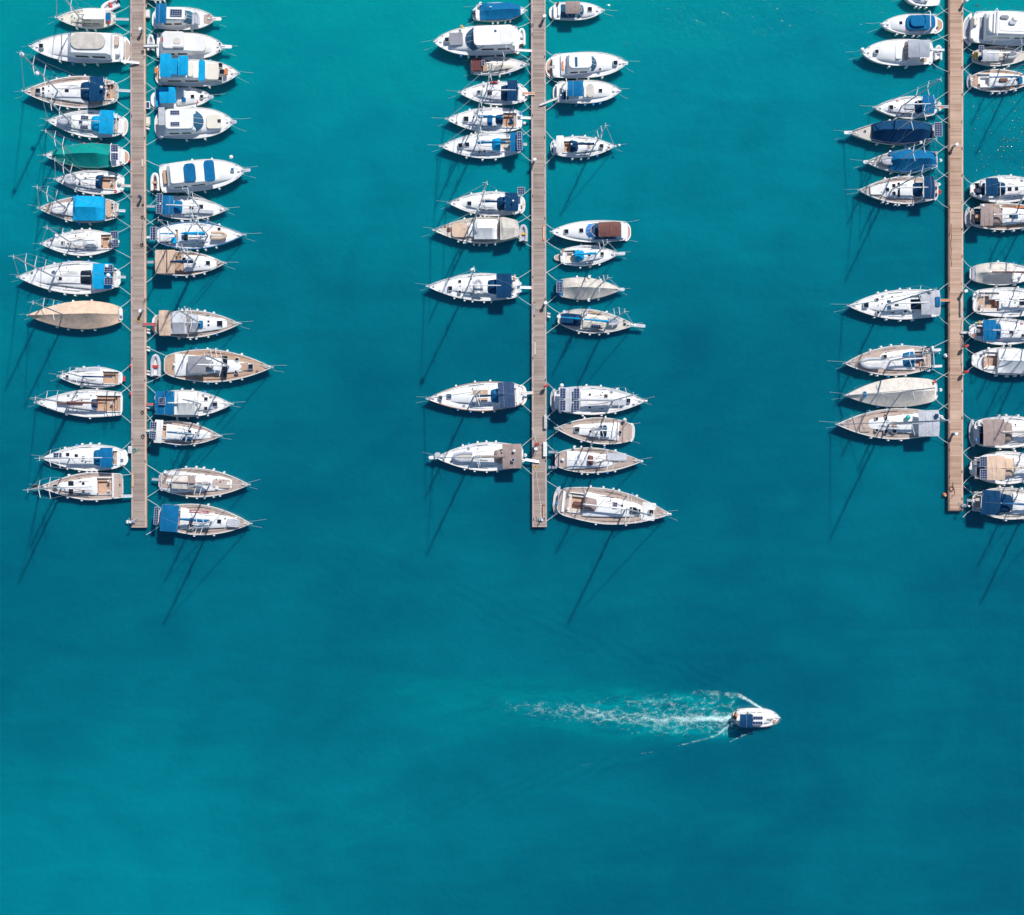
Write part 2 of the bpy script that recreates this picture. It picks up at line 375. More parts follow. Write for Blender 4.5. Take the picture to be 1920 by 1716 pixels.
def mast(b, x, h=None, boom=None, bcol=None, br=.17, genoa='offwhite', nsp=2, dome=False, mizzen=False, fore=True, lean=0, ball=False):
    u = b.u(x); X = b.X(u); z0 = b.zd(u); h = h or 1.28*b.L
    top = z0+h; r = .075+.0028*h
    mo = MB().tube([(X, 0, z0), (X, 0, z0+h*.5), (X-.01, 0, top)], r, 8, r*.7).build('mast', 'alu', b.root, True)
    sp = ((.42, .085), (.70, .065))[:nsp] if nsp < 3 else ((.30, .085), (.52, .075), (.74, .055))
    tips = {1: [], -1: []}
    for q, l in sp:
        l = l*h*.95+.2; zz = z0+h*q
        for sg in (-1, 1):
            e = (X-l*.22, sg*l, zz+l*.06); tips[sg].append(e)
            MB().tube([(X, 0, zz), e], .055, 6, .04).build('spreader', 'white', mo, True)
    m = MB(); wr = .011
    for sg in (-1, 1):
        c = (X-.25, sg*b.half(u-.02)*.97, z0+.05)
        m.tube([c]+tips[sg]+[(X, 0, top-.1)], wr, 4)
        m.tube([(X-.9, sg*b.half(u-.06)*.95, z0+.05), (X, 0, z0+h*sp[0][0])], wr*.8, 4)
    if fore:
        m.tube([(b.X(.985), 0, b.zd(1)+.1), (X, 0, top-.15)], wr, 4)
        m.tube([(b.X(.02), 0, b.zd(0)+.1), (X, 0, top)], wr, 4)
    m.build('rigging', 'steel', mo)
    if genoa and fore:
        a = Vector((b.X(.975), 0, b.zd(1)+.5)); t = Vector((X, 0, top-.15)); g = a+(t-a)*.93
        MB().tube([a, a+(g-a)*.12, a+(g-a)*.5, g], .07, 7, .035).build('furled_sail', genoa, b.root, True)
    m = MB().tube([(X-.12, -.28, top+.04), (X-.12, .28, top+.04)], .022, 5)
    m.tube([(X, 0, top-.05), (X, 0, top+.7)], .014, 4); m.ball((X-.12, .28, top+.1), .07)
    m.tube([(X, 0, top), (X+.55, 0, top+.12)], .018, 4)
    m.build('masthead_gear', 'white', mo)
    if ball: MB().ball((X+.1, 0, top-.9), .34, .34, .3).build('radar_dome', 'white', mo, True)
    if dome:
        MB().ball((X+.42, 0, z0+h*.5), .34, .34, .17, 12).build('radar_dome', 'white', mo, True)
    if boom is not None:
        zb = z0+1.55; ub = b.u(boom, b.zm+1.5); xb = b.X(ub)
        bo = MB().tube([(X-.15, 0, zb), (xb, 0, zb+.06)], .075, 7).build('boom', 'alu', b.root, True)
        if bcol:
            rows = []
            for i in range(9):
                q = i/8; x_ = X-.18+(xb+.25-X+.18)*q; rr = br*(1-.42*q)*(1+.10*math.sin(q*17+b.L)); zz = zb+.16
                rows.append([(x_, rr*math.sin(a)*.95, zz+rr*1.25*math.cos(a)) for a in [2*math.pi*k/8 for k in range(8)]])
            MB().grid(rows, close=True, cap=True).build('sail_cover', bcol, bo, True)
        MB().tube([(X-.1, 0, z0+.4), (X-1.2, 0, zb-.05)], .03, 5).build('vang', 'steel', bo)
        m = MB().tube([(xb*.6+X*.4, 0, zb), (xb*.6+X*.4, .1, z0+.4)], .02, 4)
        m.build('mainsheet', 'steel', bo)
def rails(b, u0=.06, u1=1.0, hgt=.62, pulpit=True, col='steel', r=.013):
    m = MB(); us = [u0+(u1-.04-u0)*i/8 for i in range(9)]
    for sg in (-1, 1):
        pts = [(b.X(u), sg*(b.half(u)-.06), b.zd(u)+hgt) for u in us]
        m.tube(pts, r*.7, 4)
        m.tube([(x, y, z-hgt*.45) for x, y, z in pts], r*.6, 4)
        for x, y, z in pts: m.tube([(x, y, z-hgt), (x, y, z)], r, 4)
    zz = b.zd(1)+hgt
    ub = [.88, .93, .97]
    pts = [(b.X(u), -(b.half(u)-.03), b.zd(u)+hgt) for u in ub]+[(b.X(1)+.02, -.14, zz+.02), (b.X(1)+.02, .14, zz+.02)]+[(b.X(u), (b.half(u)-.03), b.zd(u)+hgt) for u in ub[::-1]]
    m.tube(pts, r*1.35, 5)
    pts = [(b.X(.10), -(b.half(.1)-.05), b.zd(0)+hgt), (b.X(.02), -(b.half(.02)-.05), b.zd(0)+hgt), (b.X(.02), -(b.half(.02)*.35), b.zd(0)+hgt)]
    m.tube(pts, r*1.2, 5); m.tube([(x, -y, z) for x, y, z in pts], r*1.2, 5)
    m.build('guard_rail', col, b.root)
def fenders(b, nt, nb, col='white', u0=.25, u1=.75):
    for sg, k in ((-1, nt), (1, nb)):
        for i in range(k):
            u = u0+(u1-u0)*(i+.5)/k+b.rd.uniform(-.025, .025); h = b.half(u); zz = b.zd(u)
            y = b.flip*sg*(h+.15)
            m = MB().tube([(b.X(u), y, zz-.75), (b.X(u), y, zz-.68), (b.X(u), y, zz-.15), (b.X(u), y, zz-.06)], .15, 8)
            m.tube([(b.X(u), y, zz-.1), (b.X(u), b.flip*sg*(h-.06), zz+.1)], .02, 4)
            m.build('fender', col if b.rd.random() > .12 else 'skyblue', b.root, True)
def hatch(b, x, v, s=.5, col='glass', w_=None, z=.42):
    u = b.u(x, b.zm+z); X = b.X(u); y = b.flip*v*b.B/2; zz = b.zd(u)+z; w_ = w_ or s
    o = MB().rbox(X-s/2-.05, X+s/2+.05, y-w_/2-.05, y+w_/2+.05, zz-.3, zz+.05, .08, .02).build('hatch', 'offwhite', b.root)
    MB().rbox(X-s/2, X+s/2, y-w_/2, y+w_/2, zz, zz+.075, .06, .01).build('pane', col, o)
def solar(b, x, v, lx, ly, z, frame='lgrey'):
    u = b.u(x, b.zm+z); X = b.X(u); y = b.flip*v*b.B/2; zz = b.zd(u)+z
    o = MB().rbox(X-lx/2-.04, X+lx/2+.04, y-ly/2-.04, y+ly/2+.04, zz, zz+.04, .03, .01).build('solar_panel', frame, b.root)
    m = MB(); k = max(1, round(lx/.35)); j = max(1, round(ly/.35))
    for a in range(k):
        for c in range(j):
            m.box(X-lx/2+lx*a/k+.015, X-lx/2+lx*(a+1)/k-.015, y-ly/2+ly*c/j+.015, y-ly/2+ly*(c+1)/j-.015, zz+.03, zz+.046)
    m.build('cells', 'solar', o)
def wheel(b, x, v=0, r=.42):
    X = b.X(b.u(x)); y = b.flip*v*b.B/2; z = b.zd(.1)+.35
    pts = [(X+.06*math.sin(a), y+r*math.cos(a), z+r*math.sin(a)) for a in [2*math.pi*k/16 for k in range(17)]]
    o = MB().tube(pts, .025, 5).build('steering_wheel', 'steel', b.root, True)
    m = MB().rbox(X+.05, X+.32, y-.15, y+.15, z-.8, z+.12, .05)
    m.build('pedestal', 'white', o)
    m = MB()
    for k in range(5):
        a = 2*math.pi*k/5+.3; m.tube([(X, y, z), (X+.06*math.sin(a), y+r*math.cos(a), z+r*math.sin(a))], .014, 4)
    m.build('spoke', 'steel', o)
def gangway(b, v, ln, col='white', dy=0.0, w_=.34, end='stern'):
    u = 0; X = b.X(0); y = b.flip*v*b.B/2; z0 = b.zd(0)+.1; z1 = .78
    m = MB(); n = 6; X0 = X+.3; X1 = X-ln; yy = b.flip*dy
    rows = []
    for i in range(2):
        q = i; x_ = X0+(X1-X0)*q; yc = y+yy*q; z = z0+(z1-z0)*q
        rows.append([(x_, yc-w_/2, z), (x_, yc-w_/2, z+.07), (x_, yc+w_/2, z+.07), (x_, yc+w_/2, z)])
    m.grid(rows, close=True, cap=True)
    o = m.build('gangway', col, b.root)
    m = MB()
    for sg in (-1, 1): m.tube([(X0, y+sg*w_*.5, z0+.09), (X1, y+yy+sg*w_*.5, z1+.09)], .025, 5)
    for i in range(9):
        q = (i+.5)/9; m.tube([(X0+(X1-X0)*q, y+yy*q-w_*.42, z0+(z1-z0)*q+.085), (X0+(X1-X0)*q, y+yy*q+w_*.42, z0+(z1-z0)*q+.085)], .015, 4)
    m.build('tread', 'alu', o)
def platform(b, ln, wv=.8, col='white', inset='pale', z=.38):
    X = b.X(0); w_ = wv*b.B/2; rows = []; n = 12
    m = MB(); ring = [(X+.25, -w_)]+[(X-ln*(1-abs(t)**3.2)-.02, w_*t) for t in [-1+2*k/n for k in range(n+1)]]+[(X+.25, w_)]
    m.grid([[(x, y, z-.14) for x, y in ring], [(x, y, z) for x, y in ring]], close=True, cap=True)
    o = m.build('swim_platform', col, b.root)
    if inset:
        m = MB(); ring = [(X-.05, -w_*.82)]+[(X-(ln-.12)*(1-abs(t)**3.2)-.03, w_*.82*t) for t in [-1+2*k/n for k in range(n+1)]]+[(X-.05, w_*.82)]
        m.grid([[(x, y, z-.01) for x, y in ring], [(x, y, z+.006) for x, y in ring]], close=True, cap=True)
        m.build('decking', inset, o)
def winches(b, us=(.30, .36, .52), wv=.55):
    for u in us:
        for sg in (-1, 1):
            y = sg*min(wv*b.B/2, b.half(u)*.8); z = b.zd(u)
            MB().tube([(b.X(u), y, z), (b.X(u), y, z+.28), (b.X(u), y, z+.30)], .085, 8).build('winch', 'black', b.root)
def deckgear(b):
    for sg in (-1, 1):     # genoa tracks, cleats
        if b.kind == 's': MB().tube([(b.X(.40), sg*b.half(.40)*.84, b.zd(.4)+.05), (b.X(.56), sg*b.half(.56)*.82, b.zd(.56)+.05)], .022, 4).build('genoa_track', 'black', b.root)
        for u in (.04, .90):
            MB().tube([(b.X(u)-.14, sg*(b.half(u)-.16), b.zd(u)+.09), (b.X(u)+.14, sg*(b.half(u)-.16), b.zd(u)+.09)], .028, 5).build('cleat', 'black', b.root)
    z = b.zd(1); X = b.X(1)
    m = MB().rbox(X-.35, X+.1, -.09, .09, z+.02, z+.10, .04); m.tube([(X-.55, .02, z+.13), (X+.06, .02, z+.12), (X+.16, .02, z-.1)], .035, 5)
    m.tube([(X+.06, -.2, z-.12), (X+.16, 0, z-.05), (X+.06, .2, z-.12)], .035, 5)
    m.build('anchor', 'steel', b.root, True)
    MB().rbox(X-1.15, X-.80, -.12, .12, z-.06, z+.16, .05).build('windlass', 'offwhite', b.root)
def sidewins(b, u0, u1, w0, w1, z0, h, n=3, col='glass'):
    for sg in (-1, 1):
        m = MB()
        for k in range(n):
            a = .08+(k+.12)/n*.74; c = .08+(k+.88)/n*.74; rows = []
            for q in (a, c):
                u = u0+(u1-u0)*q; w_ = min((w0+(w1-w0)*q**1.3)*b.B/2, b.half(u)*.93); cc = min(.25, w_*.4)
                zb = b.zd(u)+z0
                rows.append([(b.X(u), sg*(w_-cc*.25*.35+.012), zb+h*.30), (b.X(u), sg*(w_-cc*.25*.85+.012), zb+h*.62)])
            m.grid(rows)
        m.build('window', col, b.root)
def ropes(b, edge, spread=(1.6, 1.6), bowl=True, stern_at=None, bow_len=(2.8, 2.2)):
    # stern (or bow) ropes to the pier, lines from the outer end down into the water
    near = 'stern' if abs(b.stern[0]-edge) < abs(b.bow[0]-edge) else 'bow'
    un, uf = (.03, .96) if near == 'stern' else (.95, .04)
    Mx = Matrix.Translation(b.root.location) @ Matrix.Rotation(b.ang, 4, 'Z')
    ex = world(edge, 0, .62).x
    for sg, nm, dy in ((-1, 'upper', spread[0]), (1, 'lower', spread[1])):
        p = Mx @ Vector(b.P(un, sg*.86, b.zd(un)+.1))
        q = Vector((ex, p.y-sg*dy, .62)); pts = []
        for i in range(9):
            t = i/8; v = p.lerp(q, t); v.z -= .35*math.sin(math.pi*t); pts.append(v)
        o = MB().tube(pts, .036, 5).build('mooring_rope', 'rope', None, True)
        tag(o, '%s %s rope of the %s' % (nm, near, b.short), 'rope', 'mooring ropes')
    if bowl:
        out = 1 if near == 'stern' else -1
        for sg, nm, ln in ((-1, 'upper', bow_len[0]), (1, 'lower', bow_len[1])):
            p = Mx @ Vector(b.P(uf, sg*.9, b.zd(uf)+.05))
            d = (Mx.to_3x3() @ Vector((out, 0, 0))); sd_ = Vector((0, -1, 0))*sg
            q = p+d*(ln+b.rd.uniform(-.5, .6))+sd_*b.rd.uniform(.15, .75); q.z = -.15
            pts = [p.lerp(q, i/6)-Vector((0, 0, .25*math.sin(math.pi*i/6))) for i in range(7)]
            o = MB().tube(pts, .012, 5).build('mooring_rope', 'rope', None, True)
            tag(o, '%s %s line of the %s' % (nm, 'bow' if near == 'stern' else 'stern', b.short), 'rope', 'mooring ropes')
def dinghy(px, py, ln, wd, rot, z, tube_c, floor_c, label, upside=False, motor=True, seat='lgrey'):
    c = world(px, py, z+.2); ln /= S; wd /= S
    o = empty('inflatable_dinghy', (c.x, c.y, z), R(rot)); tag(o, label, 'dinghy', 'small inflatable dinghies')
    r = wd*.17; w_ = wd/2-r; X0, X1 = -ln/2, ln/2-r
    pts = [(X0, -w_, r)]+[(X0+(X1-X0)*.35*k, -w_, r) for k in (.5, 1)]
    xc = X0+(X1-X0)*.55
    arc = [(xc+(X1-xc)*math.sin(math.pi*k/10), -w_*math.cos(math.pi*k/10), r+.10*math.sin(math.pi*k/10)) for k in range(11)]
    pts = [(X0, -w_, r), ((X0+xc)/2, -w_, r)]+arc+[((X0+xc)/2, w_, r), (X0, w_, r)]
    if not upside:
        MB().tube(pts, r, 8).build('tube', tube_c, o, True)
        MB().rbox(X0+.25, X1-.1, -w_, w_, .05, r*.7, .3).build('floor', floor_c, o)
        MB().rbox(X0+ln*.38, X0+ln*.50, -w_, w_, r*.9, r*1.9, .03).build('seat', seat, o)
        MB().box(X0+.1, X0+.18, -w_, w_, .02, r*2.1).build('transom', 'white', o)
        if motor:
            m = MB().rbox(X0-.28, X0+.12, -.13, .13, r*1.6, r*1.6+.42, .09, .06); m.tube([(X0-.08, 0, r*1.6), (X0-.12, 0, -.15)], .06, 6)
            m.build('outboard_motor', 'black', o)
    else:
        MB().tube(pts, r, 8).build('tube', tube_c, o, True)
        rows = []
        for i in range(9):
            q = i/8; x = X0+.1+(X1-X0-.2)*q; ww = w_*(1-.9*max(0, (q-.45)/.55)**2.2)
            rows.append([(x, ww*t, r*1.35+.16*(1-abs(t))*(1-q*.3)) for t in (-1, -.5, 0, .5, 1)])
        m = MB().grid(rows); m.build('bottom', floor_c, o, True)
    return o

EDGE = dict(LL=247, LR=274, ML=998, MR=1024, RL=1778, RR=1805)
LOC = dict(LL='left side of the left pier', LR='right side of the left pier', ML='left side of the middle pier',
           MR='right side of the middle pier', RL='left side of the right pier', RR='right side of the right pier')
def run(b, spec):
    """feature list of one boat; x values are photo pixels along the boat"""
    T = [t.split() for t in spec.split('|') if t.strip()]
    for t in T:
        if t[0] == 'ck': b.ck = (b.u(float(t[1])), b.u(float(t[2])), float(t[3])*b.B/2); b.ck = (*sorted(b.ck[:2]), b.ck[2]); b.ckc = (t[4:] or ['teak', 'teak'])
    b.hull(); b.deck()
    if b.ck: b.cockpit(*(b.ckc+b.ckc)[:2])
    for t in T:
        k, a = t[0], t[1:]
        F = lambda i, d=None: float(a[i]) if len(a) > i and a[i] != '-' else d
        G = lambda i, d=None: a[i] if len(a) > i and a[i] != '-' else d
        if k == 'cr':    # coachroof x0(aft) x1(fwd) w0 w1 col
            u0, u1 = b.u(F(0)), b.u(F(1)); h = F(5, .42)
            kw_ = 1.13 if b.deckcol in ('teak', 'fresh', 'pale') else 1.04
            b.loft('coachroof', u0, u1, F(2)*kw_, F(3)*kw_, lambda u: b.zd(u), h, G(4, 'white'), front=.4)
            sidewins(b, u0, u1, F(2)*kw_, F(3)*kw_, 0, h, 3)
        elif k == 'cb':  # cabin x0 x1 w0 w1 h col z chamfer
            z = F(6, 0.0); u0, u1 = b.u(F(0), b.zm+z+F(4)), b.u(F(1), b.zm+z+F(4)*.5)
            b.loft(G(8, 'cabin'), u0, u1, F(2), F(3), (lambda u: b.zd(.4)+z), F(4), G(5, 'white'), chamf=.3, front=F(7, .25))
            if F(9, 1): sidewins(b, u0, u1, F(2), F(3), z, F(4), 2)
        elif k == 'ws':  # windscreen: x_aft x_fwd w h z
            z = F(4, 0); u0, u1 = b.u(F(0), b.zm+z+F(3)), b.u(F(1), b.zm+z); zb = b.zd(.5)+z; rows = []
            for q in (0, .5, 1):
                r = []
                for i in range(9):
                    s_ = -1+2*i/8; x = b.X(u0)+(b.X(u1)-b.X(u0))*q; x -= (b.X(u1)-b.X(u0))*.75*abs(s_)**2.5
                    r.append((x, s_*F(2)*b.B/2*(.86+.14*q), zb+F(3)*(1-q)+.02))
                rows.append(r)
            g = MB().grid(rows).build('windscreen', G(5, 'bglass'), b.root, True)
            m = MB()
            for i in (0, 3, 5, 8): m.tube([(x, y, z_+.015) for x, y, z_ in (rows[0][i], rows[1][i], rows[2][i])], .03, 4)
            m.tube([(x, y, z_+.015) for x, y, z_ in rows[0]], .035, 4); m.tube([(x, y, z_+.015) for x, y, z_ in rows[2]], .03, 4)
            m.build('frame', 'offwhite', g)
        elif k == 'bm': canvas(b, 'bimini', F(0), F(1), F(2), min(F(4, 1.65), 1.65) if b.kind == 's' else F(4, 1.5), G(3), v=F(5, 0))
        elif k == 'sh':  # sprayhood
            u0, u1 = b.u(F(0), b.zm+.8), b.u(F(1), b.zm+.5)
            b.loft('sprayhood', u0, u1, F(2), F(2)*.85, lambda u: b.zd(u)+.1, 1.15, G(3), arch=True, front=.75, back=0, n=9)
        elif k == 'cv': tent(b, F(0), F(1), 1, F(3, 1.7), G(2), full=True)
        elif k == 'tn': tent(b, F(0), F(1), F(2), F(4, 1.7), G(3), hem=F(5, 1.0), sag=.05)
        elif k == 'mt': mast(b, F(0), F(1), F(2), G(3), F(4, .17)*1.2, G(5, 'offwhite'), int(F(6, 2)), dome='d' in (G(7, '')), ball='b' in (G(7, '')))
        elif k == 'mz': mast(b, F(0), F(1), F(2), G(3), F(4, .13), None, 1, fore=False)
        elif k == 'ht': hatch(b, F(0), F(1), F(2, .5), z=F(3, .42), col=G(4, 'glass'), w_=F(5))
        elif k == 'so': solar(b, F(0), F(1), F(2), F(3), F(4, 2.2))
        elif k == 'pd': b.slab(G(0), F(1), F(2), F(3), F(4), F(5), F(6), G(7), F(8, .12))
        elif k == 'gw': gangway(b, F(0), F(1), G(2, 'white'), F(3, 0))
        elif k == 'wh': wheel(b, F(0), F(1, 0), F(2, .42))
        elif k == 'fn': fenders(b, int(F(0)), int(F(1)), G(2, 'white'))
        elif k == 'pf': platform(b, F(0), F(1, .8), G(2, 'white'), G(3, 'pale') if G(3) != 'none' else None)
        elif k == 'dm': # dome x v z r
            u = b.u(F(0), b.zm+F(2)); MB().ball((b.X(u), b.flip*F(1)*b.B/2, b.zd(u)+F(2)), F(3), F(3), F(3)*.7).build(G(5, 'radar_dome'), G(4, 'white'), b.root, True)
        elif k == 'ar': # arch / gantry
            u = b.u(F(0), b.zm+1.9); w_ = min(b.half(u)*.95, b.half(u)); zz = b.zd(u); X = b.X(u)
            MB().tube([(X+.3, -w_, zz), (X, -w_*.97, zz+1.6), (X, -w_*.8, zz+2.0), (X, w_*.8, zz+2.0), (X, w_*.97, zz+1.6), (X+.3, w_, zz)], F(1, .05), 6).build('stern_arch', G(2, 'white'), b.root, True)
        elif k == 'hb':  # horseshoe buoy on the pushpit
            u = b.u(F(0)); c = (b.X(u), b.flip*F(1)*b.half(u), b.zd(u)+.6)
            MB().tube([(c[0]+.16*math.cos(x_), c[1]+.16*math.sin(x_), c[2]) for x_ in [.5+5.2*i/9 for i in range(10)]], .11, 6).build('horseshoe_buoy', G(2, 'white'), b.root, True)
        elif k == 'oa':  # outboard on transom
            X = b.X(0); m = MB().rbox(X-.65, X-.05, -.22, .22, .75, 1.35, .15, .08); m.tube([(X-.35, 0, .8), (X-.4, 0, -.2)], .1, 6)
            m.build('outboard_motor', G(0, 'black'), b.root, True)
        elif k == 'rl': rails(b, F(0, .06), F(1, 1.0))
        elif k == 'ps':  # bow platform / bowsprit
            X = b.X(1); z = b.zd(1); MB().rbox(X-.6, X+F(0), -.26, .26, z-.03, z+.06, .2).build('bowsprit', G(1, 'white'), b.root)
    return b
def clutter(b):
    rd = b.rd
    mu = .58
    for k in range(3):                      # lines led aft over the cabin top
        y = rd.uniform(.08, .30)*b.B/2*rd.choice((-1, 1)); u0, u1 = rd.uniform(.34, .42), rd.uniform(.54, .60)
        z = b.zd(.45)+.47
        MB().tube([(b.X(u0), y*1.3, z), (b.X((u0+u1)/2), y*1.15, z+.02), (b.X(u1), y*.5, z+.02)], .018, 4).build('halyard', rd.choice(('black', 'rope', 'navy', 'maroon')), b.root)
    for k in range(rd.randint(2, 4)):       # small vents, dark ports and boxes
        u = rd.choice((.46, .50, .64, .68, .72)); y = rd.uniform(-.5, .5)*b.half(u); z = b.zd(u)+.3
        MB().tube([(b.X(u), y, z), (b.X(u), y, z+.2)], rd.uniform(.07, .12), 8).build('vent', rd.choice(('black', 'steel', 'white')), b.root)
    for k in range(rd.randint(1, 2)):       # coiled lines on deck
        u = rd.choice((.12, .86, .62)); y = rd.choice((-1, 1))*b.half(u)*.68; z = b.zd(u)+.06
        MB().tube([(b.X(u)+.17*math.cos(a*.9), y+.13*math.sin(a*.9), z+.008*a) for a in range(15)], .025, 4).build('coiled_line', rd.choice(('rope', 'navy', 'black', 'red', 'rope')), b.root)
    for sg in (-1, 1):                      # jib sheets along the side decks
        MB().tube([(b.X(u), sg*b.half(u)*(.80+rd.uniform(-.05, .05)), b.zd(u)+.06) for u in (.30, .42, .54, .66, .80)], .014, 4).build('sheet_line', rd.choice(('rope', 'black', 'navy')), b.root)
    if rd.random() < .6:                    # handrails on the cabin top
        for sg in (-1, 1):
            MB().tube([(b.X(u), sg*.36*b.B/2*(1-.5*(u-.45)), b.zd(u)+.5) for u in (.44, .52, .60)], .02, 4).build('handrail', rd.choice(('fresh', 'steel')), b.root)
BOATS = []
def sail(side, short, stern, bow, B, spec, std='rl|', tr=.70, spread=(1.5, 1.5), **kw):
    b = Boat('s', short, LOC[side], stern, bow, B, tr=tr, **kw); run(b, std+spec); winches(b); deckgear(b)
    if 'cv ' not in spec and 'tn 17' not in spec: clutter(b)
    ropes(b, EDGE[side], spread); BOATS.append(b); return b
def motor(side, short, stern, bow, B, spec, std='rl .35|', tr=.88, p=2.8, spread=(1.3, 1.3), **kw):
    kw.setdefault('rail', 'offwhite'); kw.setdefault('tm', .38); kw.setdefault('rnd_', .035)
    b = Boat('m', short, LOC[side], stern, bow, B, tr=tr, p=p, **kw); run(b, std+spec); deckgear(b)
    ropes(b, EDGE[side], spread); BOATS.append(b); return b
# ---- left pier, left side (bows to the left)
sail('LL','small cream motorsailer with white awning and short mast',(217,35),(105,34),38,'cr 196 130 .6 .4 cream|pd awning 197 155 -.62 .45 1.5 1.56 white .05|pd seat 207 198 -.5 .4 .1 .35 blue|mt 150 12 158 - .1 cream 1|gw .1 2.0 lgrey|fn 0 3|hb 206 .7 red',deck='cream',hull='cream',tr=.55,rnd_=.14,p=2.0)
motor('LL','big white motor yacht with rounded beige cover amidships',(232,90),(57,88),57,'cb 205 75 .85 .40 .45 white 0 .35 foredeck_cover 0|cb 205 122 .80 .70 1.9 white .1 .20|pd cover 197 131 -.62 .42 2.0 2.25 beige 1.1|pf .8 .9 white teak|pd bench 222 214 -.7 -.1 .1 .55 teak .1|pd table 224 217 .15 .55 .1 .7 white|fn 0 4|ht 77 0 .6 .5|pd strut 116 114 -.8 .75 .52 .56 grey .02|gw .9 2.2 alu',p=2.2)
sail('LL','sailboat with navy bimini and radar dome on mast',(222,173),(43,172),60,'cr 166 66 .66 .22|ck 212 166 .45 fresh|bm 196 167 .76 navy|sh 168 148 .62 navy|mt 110 17.6 171 - .1 offwhite 2 db|ht 71 0 .7|ht 81 -.15 .35|ht 81 .15 .35|ht 125 -.05 .6|gw -.1 1.8 lgrey|wh 204|fn 3 4|hb 213 -.8|hb 213 .85|dm 190 0 2.4 .25|so 161 .3 .5 .5 .6|ar 199',deck='teak',tr=.58)
sail('LL','sailboat with azure bimini and grey dinghy on foredeck',(231,236),(88,227),51,'cr 187 105 .62 .25|ck 222 187 .5 teak|bm 214 186 .86 azure|sh 187 168 .60 azure|mt 133 14.5 186 - .1|so 158 -.35 1.1 .55 .55|so 158 .35 1.1 .55 .55|so 151 0 .5 .4 .55|pf .6 .7 white pale|fn 1 4|ar 218 .06',rnd_=.12)
sail('LL','sailboat under a full green cover',(232,293),(83,292),47,'cv 208 98 green 1.9|mt 138 14 - - .1 green|so 214 -.35 1.1 1.0 2.0|so 214 .3 1.1 1.0 2.0|pf .7 .6 white fresh|pd stern_seat 229 224 -.5 .5 0 .2 white .3|fn 3 3 red|ar 208 .08',deck='white')
sail('LL','white sailboat with navy sprayhood and small grey dinghy',(233,345),(103,337),45,'cr 190 120 .64 .25|ck 217 190 .5 fresh fresh|sh 190 177 .60 navy|mt 152 13.5 185 - .1|wh 212|gw .15 1.0 beige|fn 2 4|ht 150 .3 .3|ht 160 -.2 .3|hb 219 -.8 navy|hb 219 .9 red|dm 224 .0 .3 .35 cream life_raft',rnd_=.12)
sail('LL','teak decked sailboat under a wide azure awning',(221,394),(72,391),50,'cr 150 95 .55 .25|tn 197 139 .93 azure 1.9 .9|mt 127 15 - - .1|pd seat 208 199 -.6 .6 .1 .4 fresh .3|ck 216 200 .45 fresh white|gw .05 1.1 alu|ar 222 .06|ar 214 .07|fn 1 3|ht 112 0 .5',deck='teak',tr=.6)
sail('LL','white sailboat with navy solar panels over the stern',(214,453),(77,458),49,'cr 190 95 .62 .2 offwhite|cb 182 152 .45 .4 .75 white .25 .5|ck 209 187 .52 fresh fresh|so 215 -.35 1.0 1.0 1.6|so 215 .3 1.0 1.0 1.6|mt 135 12.6 178 - .1 offwhite 1 d|wh 208|gw 0 .8 white|fn 4 3|pd table 193 188 -.2 .3 .0 .25 fresh|ht 118 0 .5|ht 128 .08 .25|ar 210',tr=.55)
sail('LL','largest sailboat with azure bimini and two masts',(226,521),(33,520),62,'cr 180 62 .70 .25|cb 170 148 .45 .40 .5 glass .3 .6 doghouse 0|ck 218 182 .48 pale|bm 210 173 .76 azure|so 204 -.42 1.2 1.0 2.3|so 204 .34 1.2 1.0 2.3|dm 200 -.55 2.4 .3|dm 203 0 2.4 .32|mt 104 19.2 170 - .1 offwhite 3|gw -.05 .7 alu|fn 3 4|ht 113 .1 .5|hb 213 -.85 blue|pd locker 222 214 .2 .6 0 .3 white',tr=.55,rnd_=.14)
sail('LL','sailboat under a full tan cover',(230,590),(52,592),53,'cv 222 53 tan 2.0|mt 122 15.5 - - .1 -|fn 3 4|hb 229 0|pd seat 228 223 -.4 .4 0 .2 offwhite',rnd_=.16,tr=.6,std='')
sail('LL','small white sailboat with wooden cockpit between red pier floats',(230,709),(109,706),40,'cr 193 120 .62 .25|ck 222 194 .55 fresh fresh|mt 158 11.5 214 navy .12|fn 2 2|pd stern_locker 229 223 -.5 .5 0 .12 white|pd rudder 235 230 -.15 .3 -.3 -.1 red|pd dinghy_cover 187 140 -.85 -.5 .1 .3 lgrey|ht 126 0 .4',tr=.5)
sail('LL','racing sailboat with long dark boom and open wooden cockpit',(230,757),(66,755),52,'cr 182 103 .52 .15|ck 226 181 .55 fresh fresh|sh 181 169 .34 slate|mt 130 16.5 203 brown .16 brown|pd sail_bag 155 106 -.1 .12 .45 .62 brown|wh 212|fn 0 2|ar 200 .05 black|ar 215 .05 black',tr=.82,rnd_=.03,p=1.6)
sail('LL','white sailboat with blue bimini and round stern',(232,858),(79,859),50,'cr 187 85 .68 .22|ck 219 187 .48 fresh|bm 212 187 .74 blue|sh 188 173 .64 blue|mt 133 15.5 196 white .1|ht 127 -.25 .5|ht 156 .0 .4|ht 143 -.15 .5|so 108 -.2 1.2 .7 .5|pf .5 .6 white offwhite|fn 5 4|wh 215|hb 231 .0',rnd_=.14)
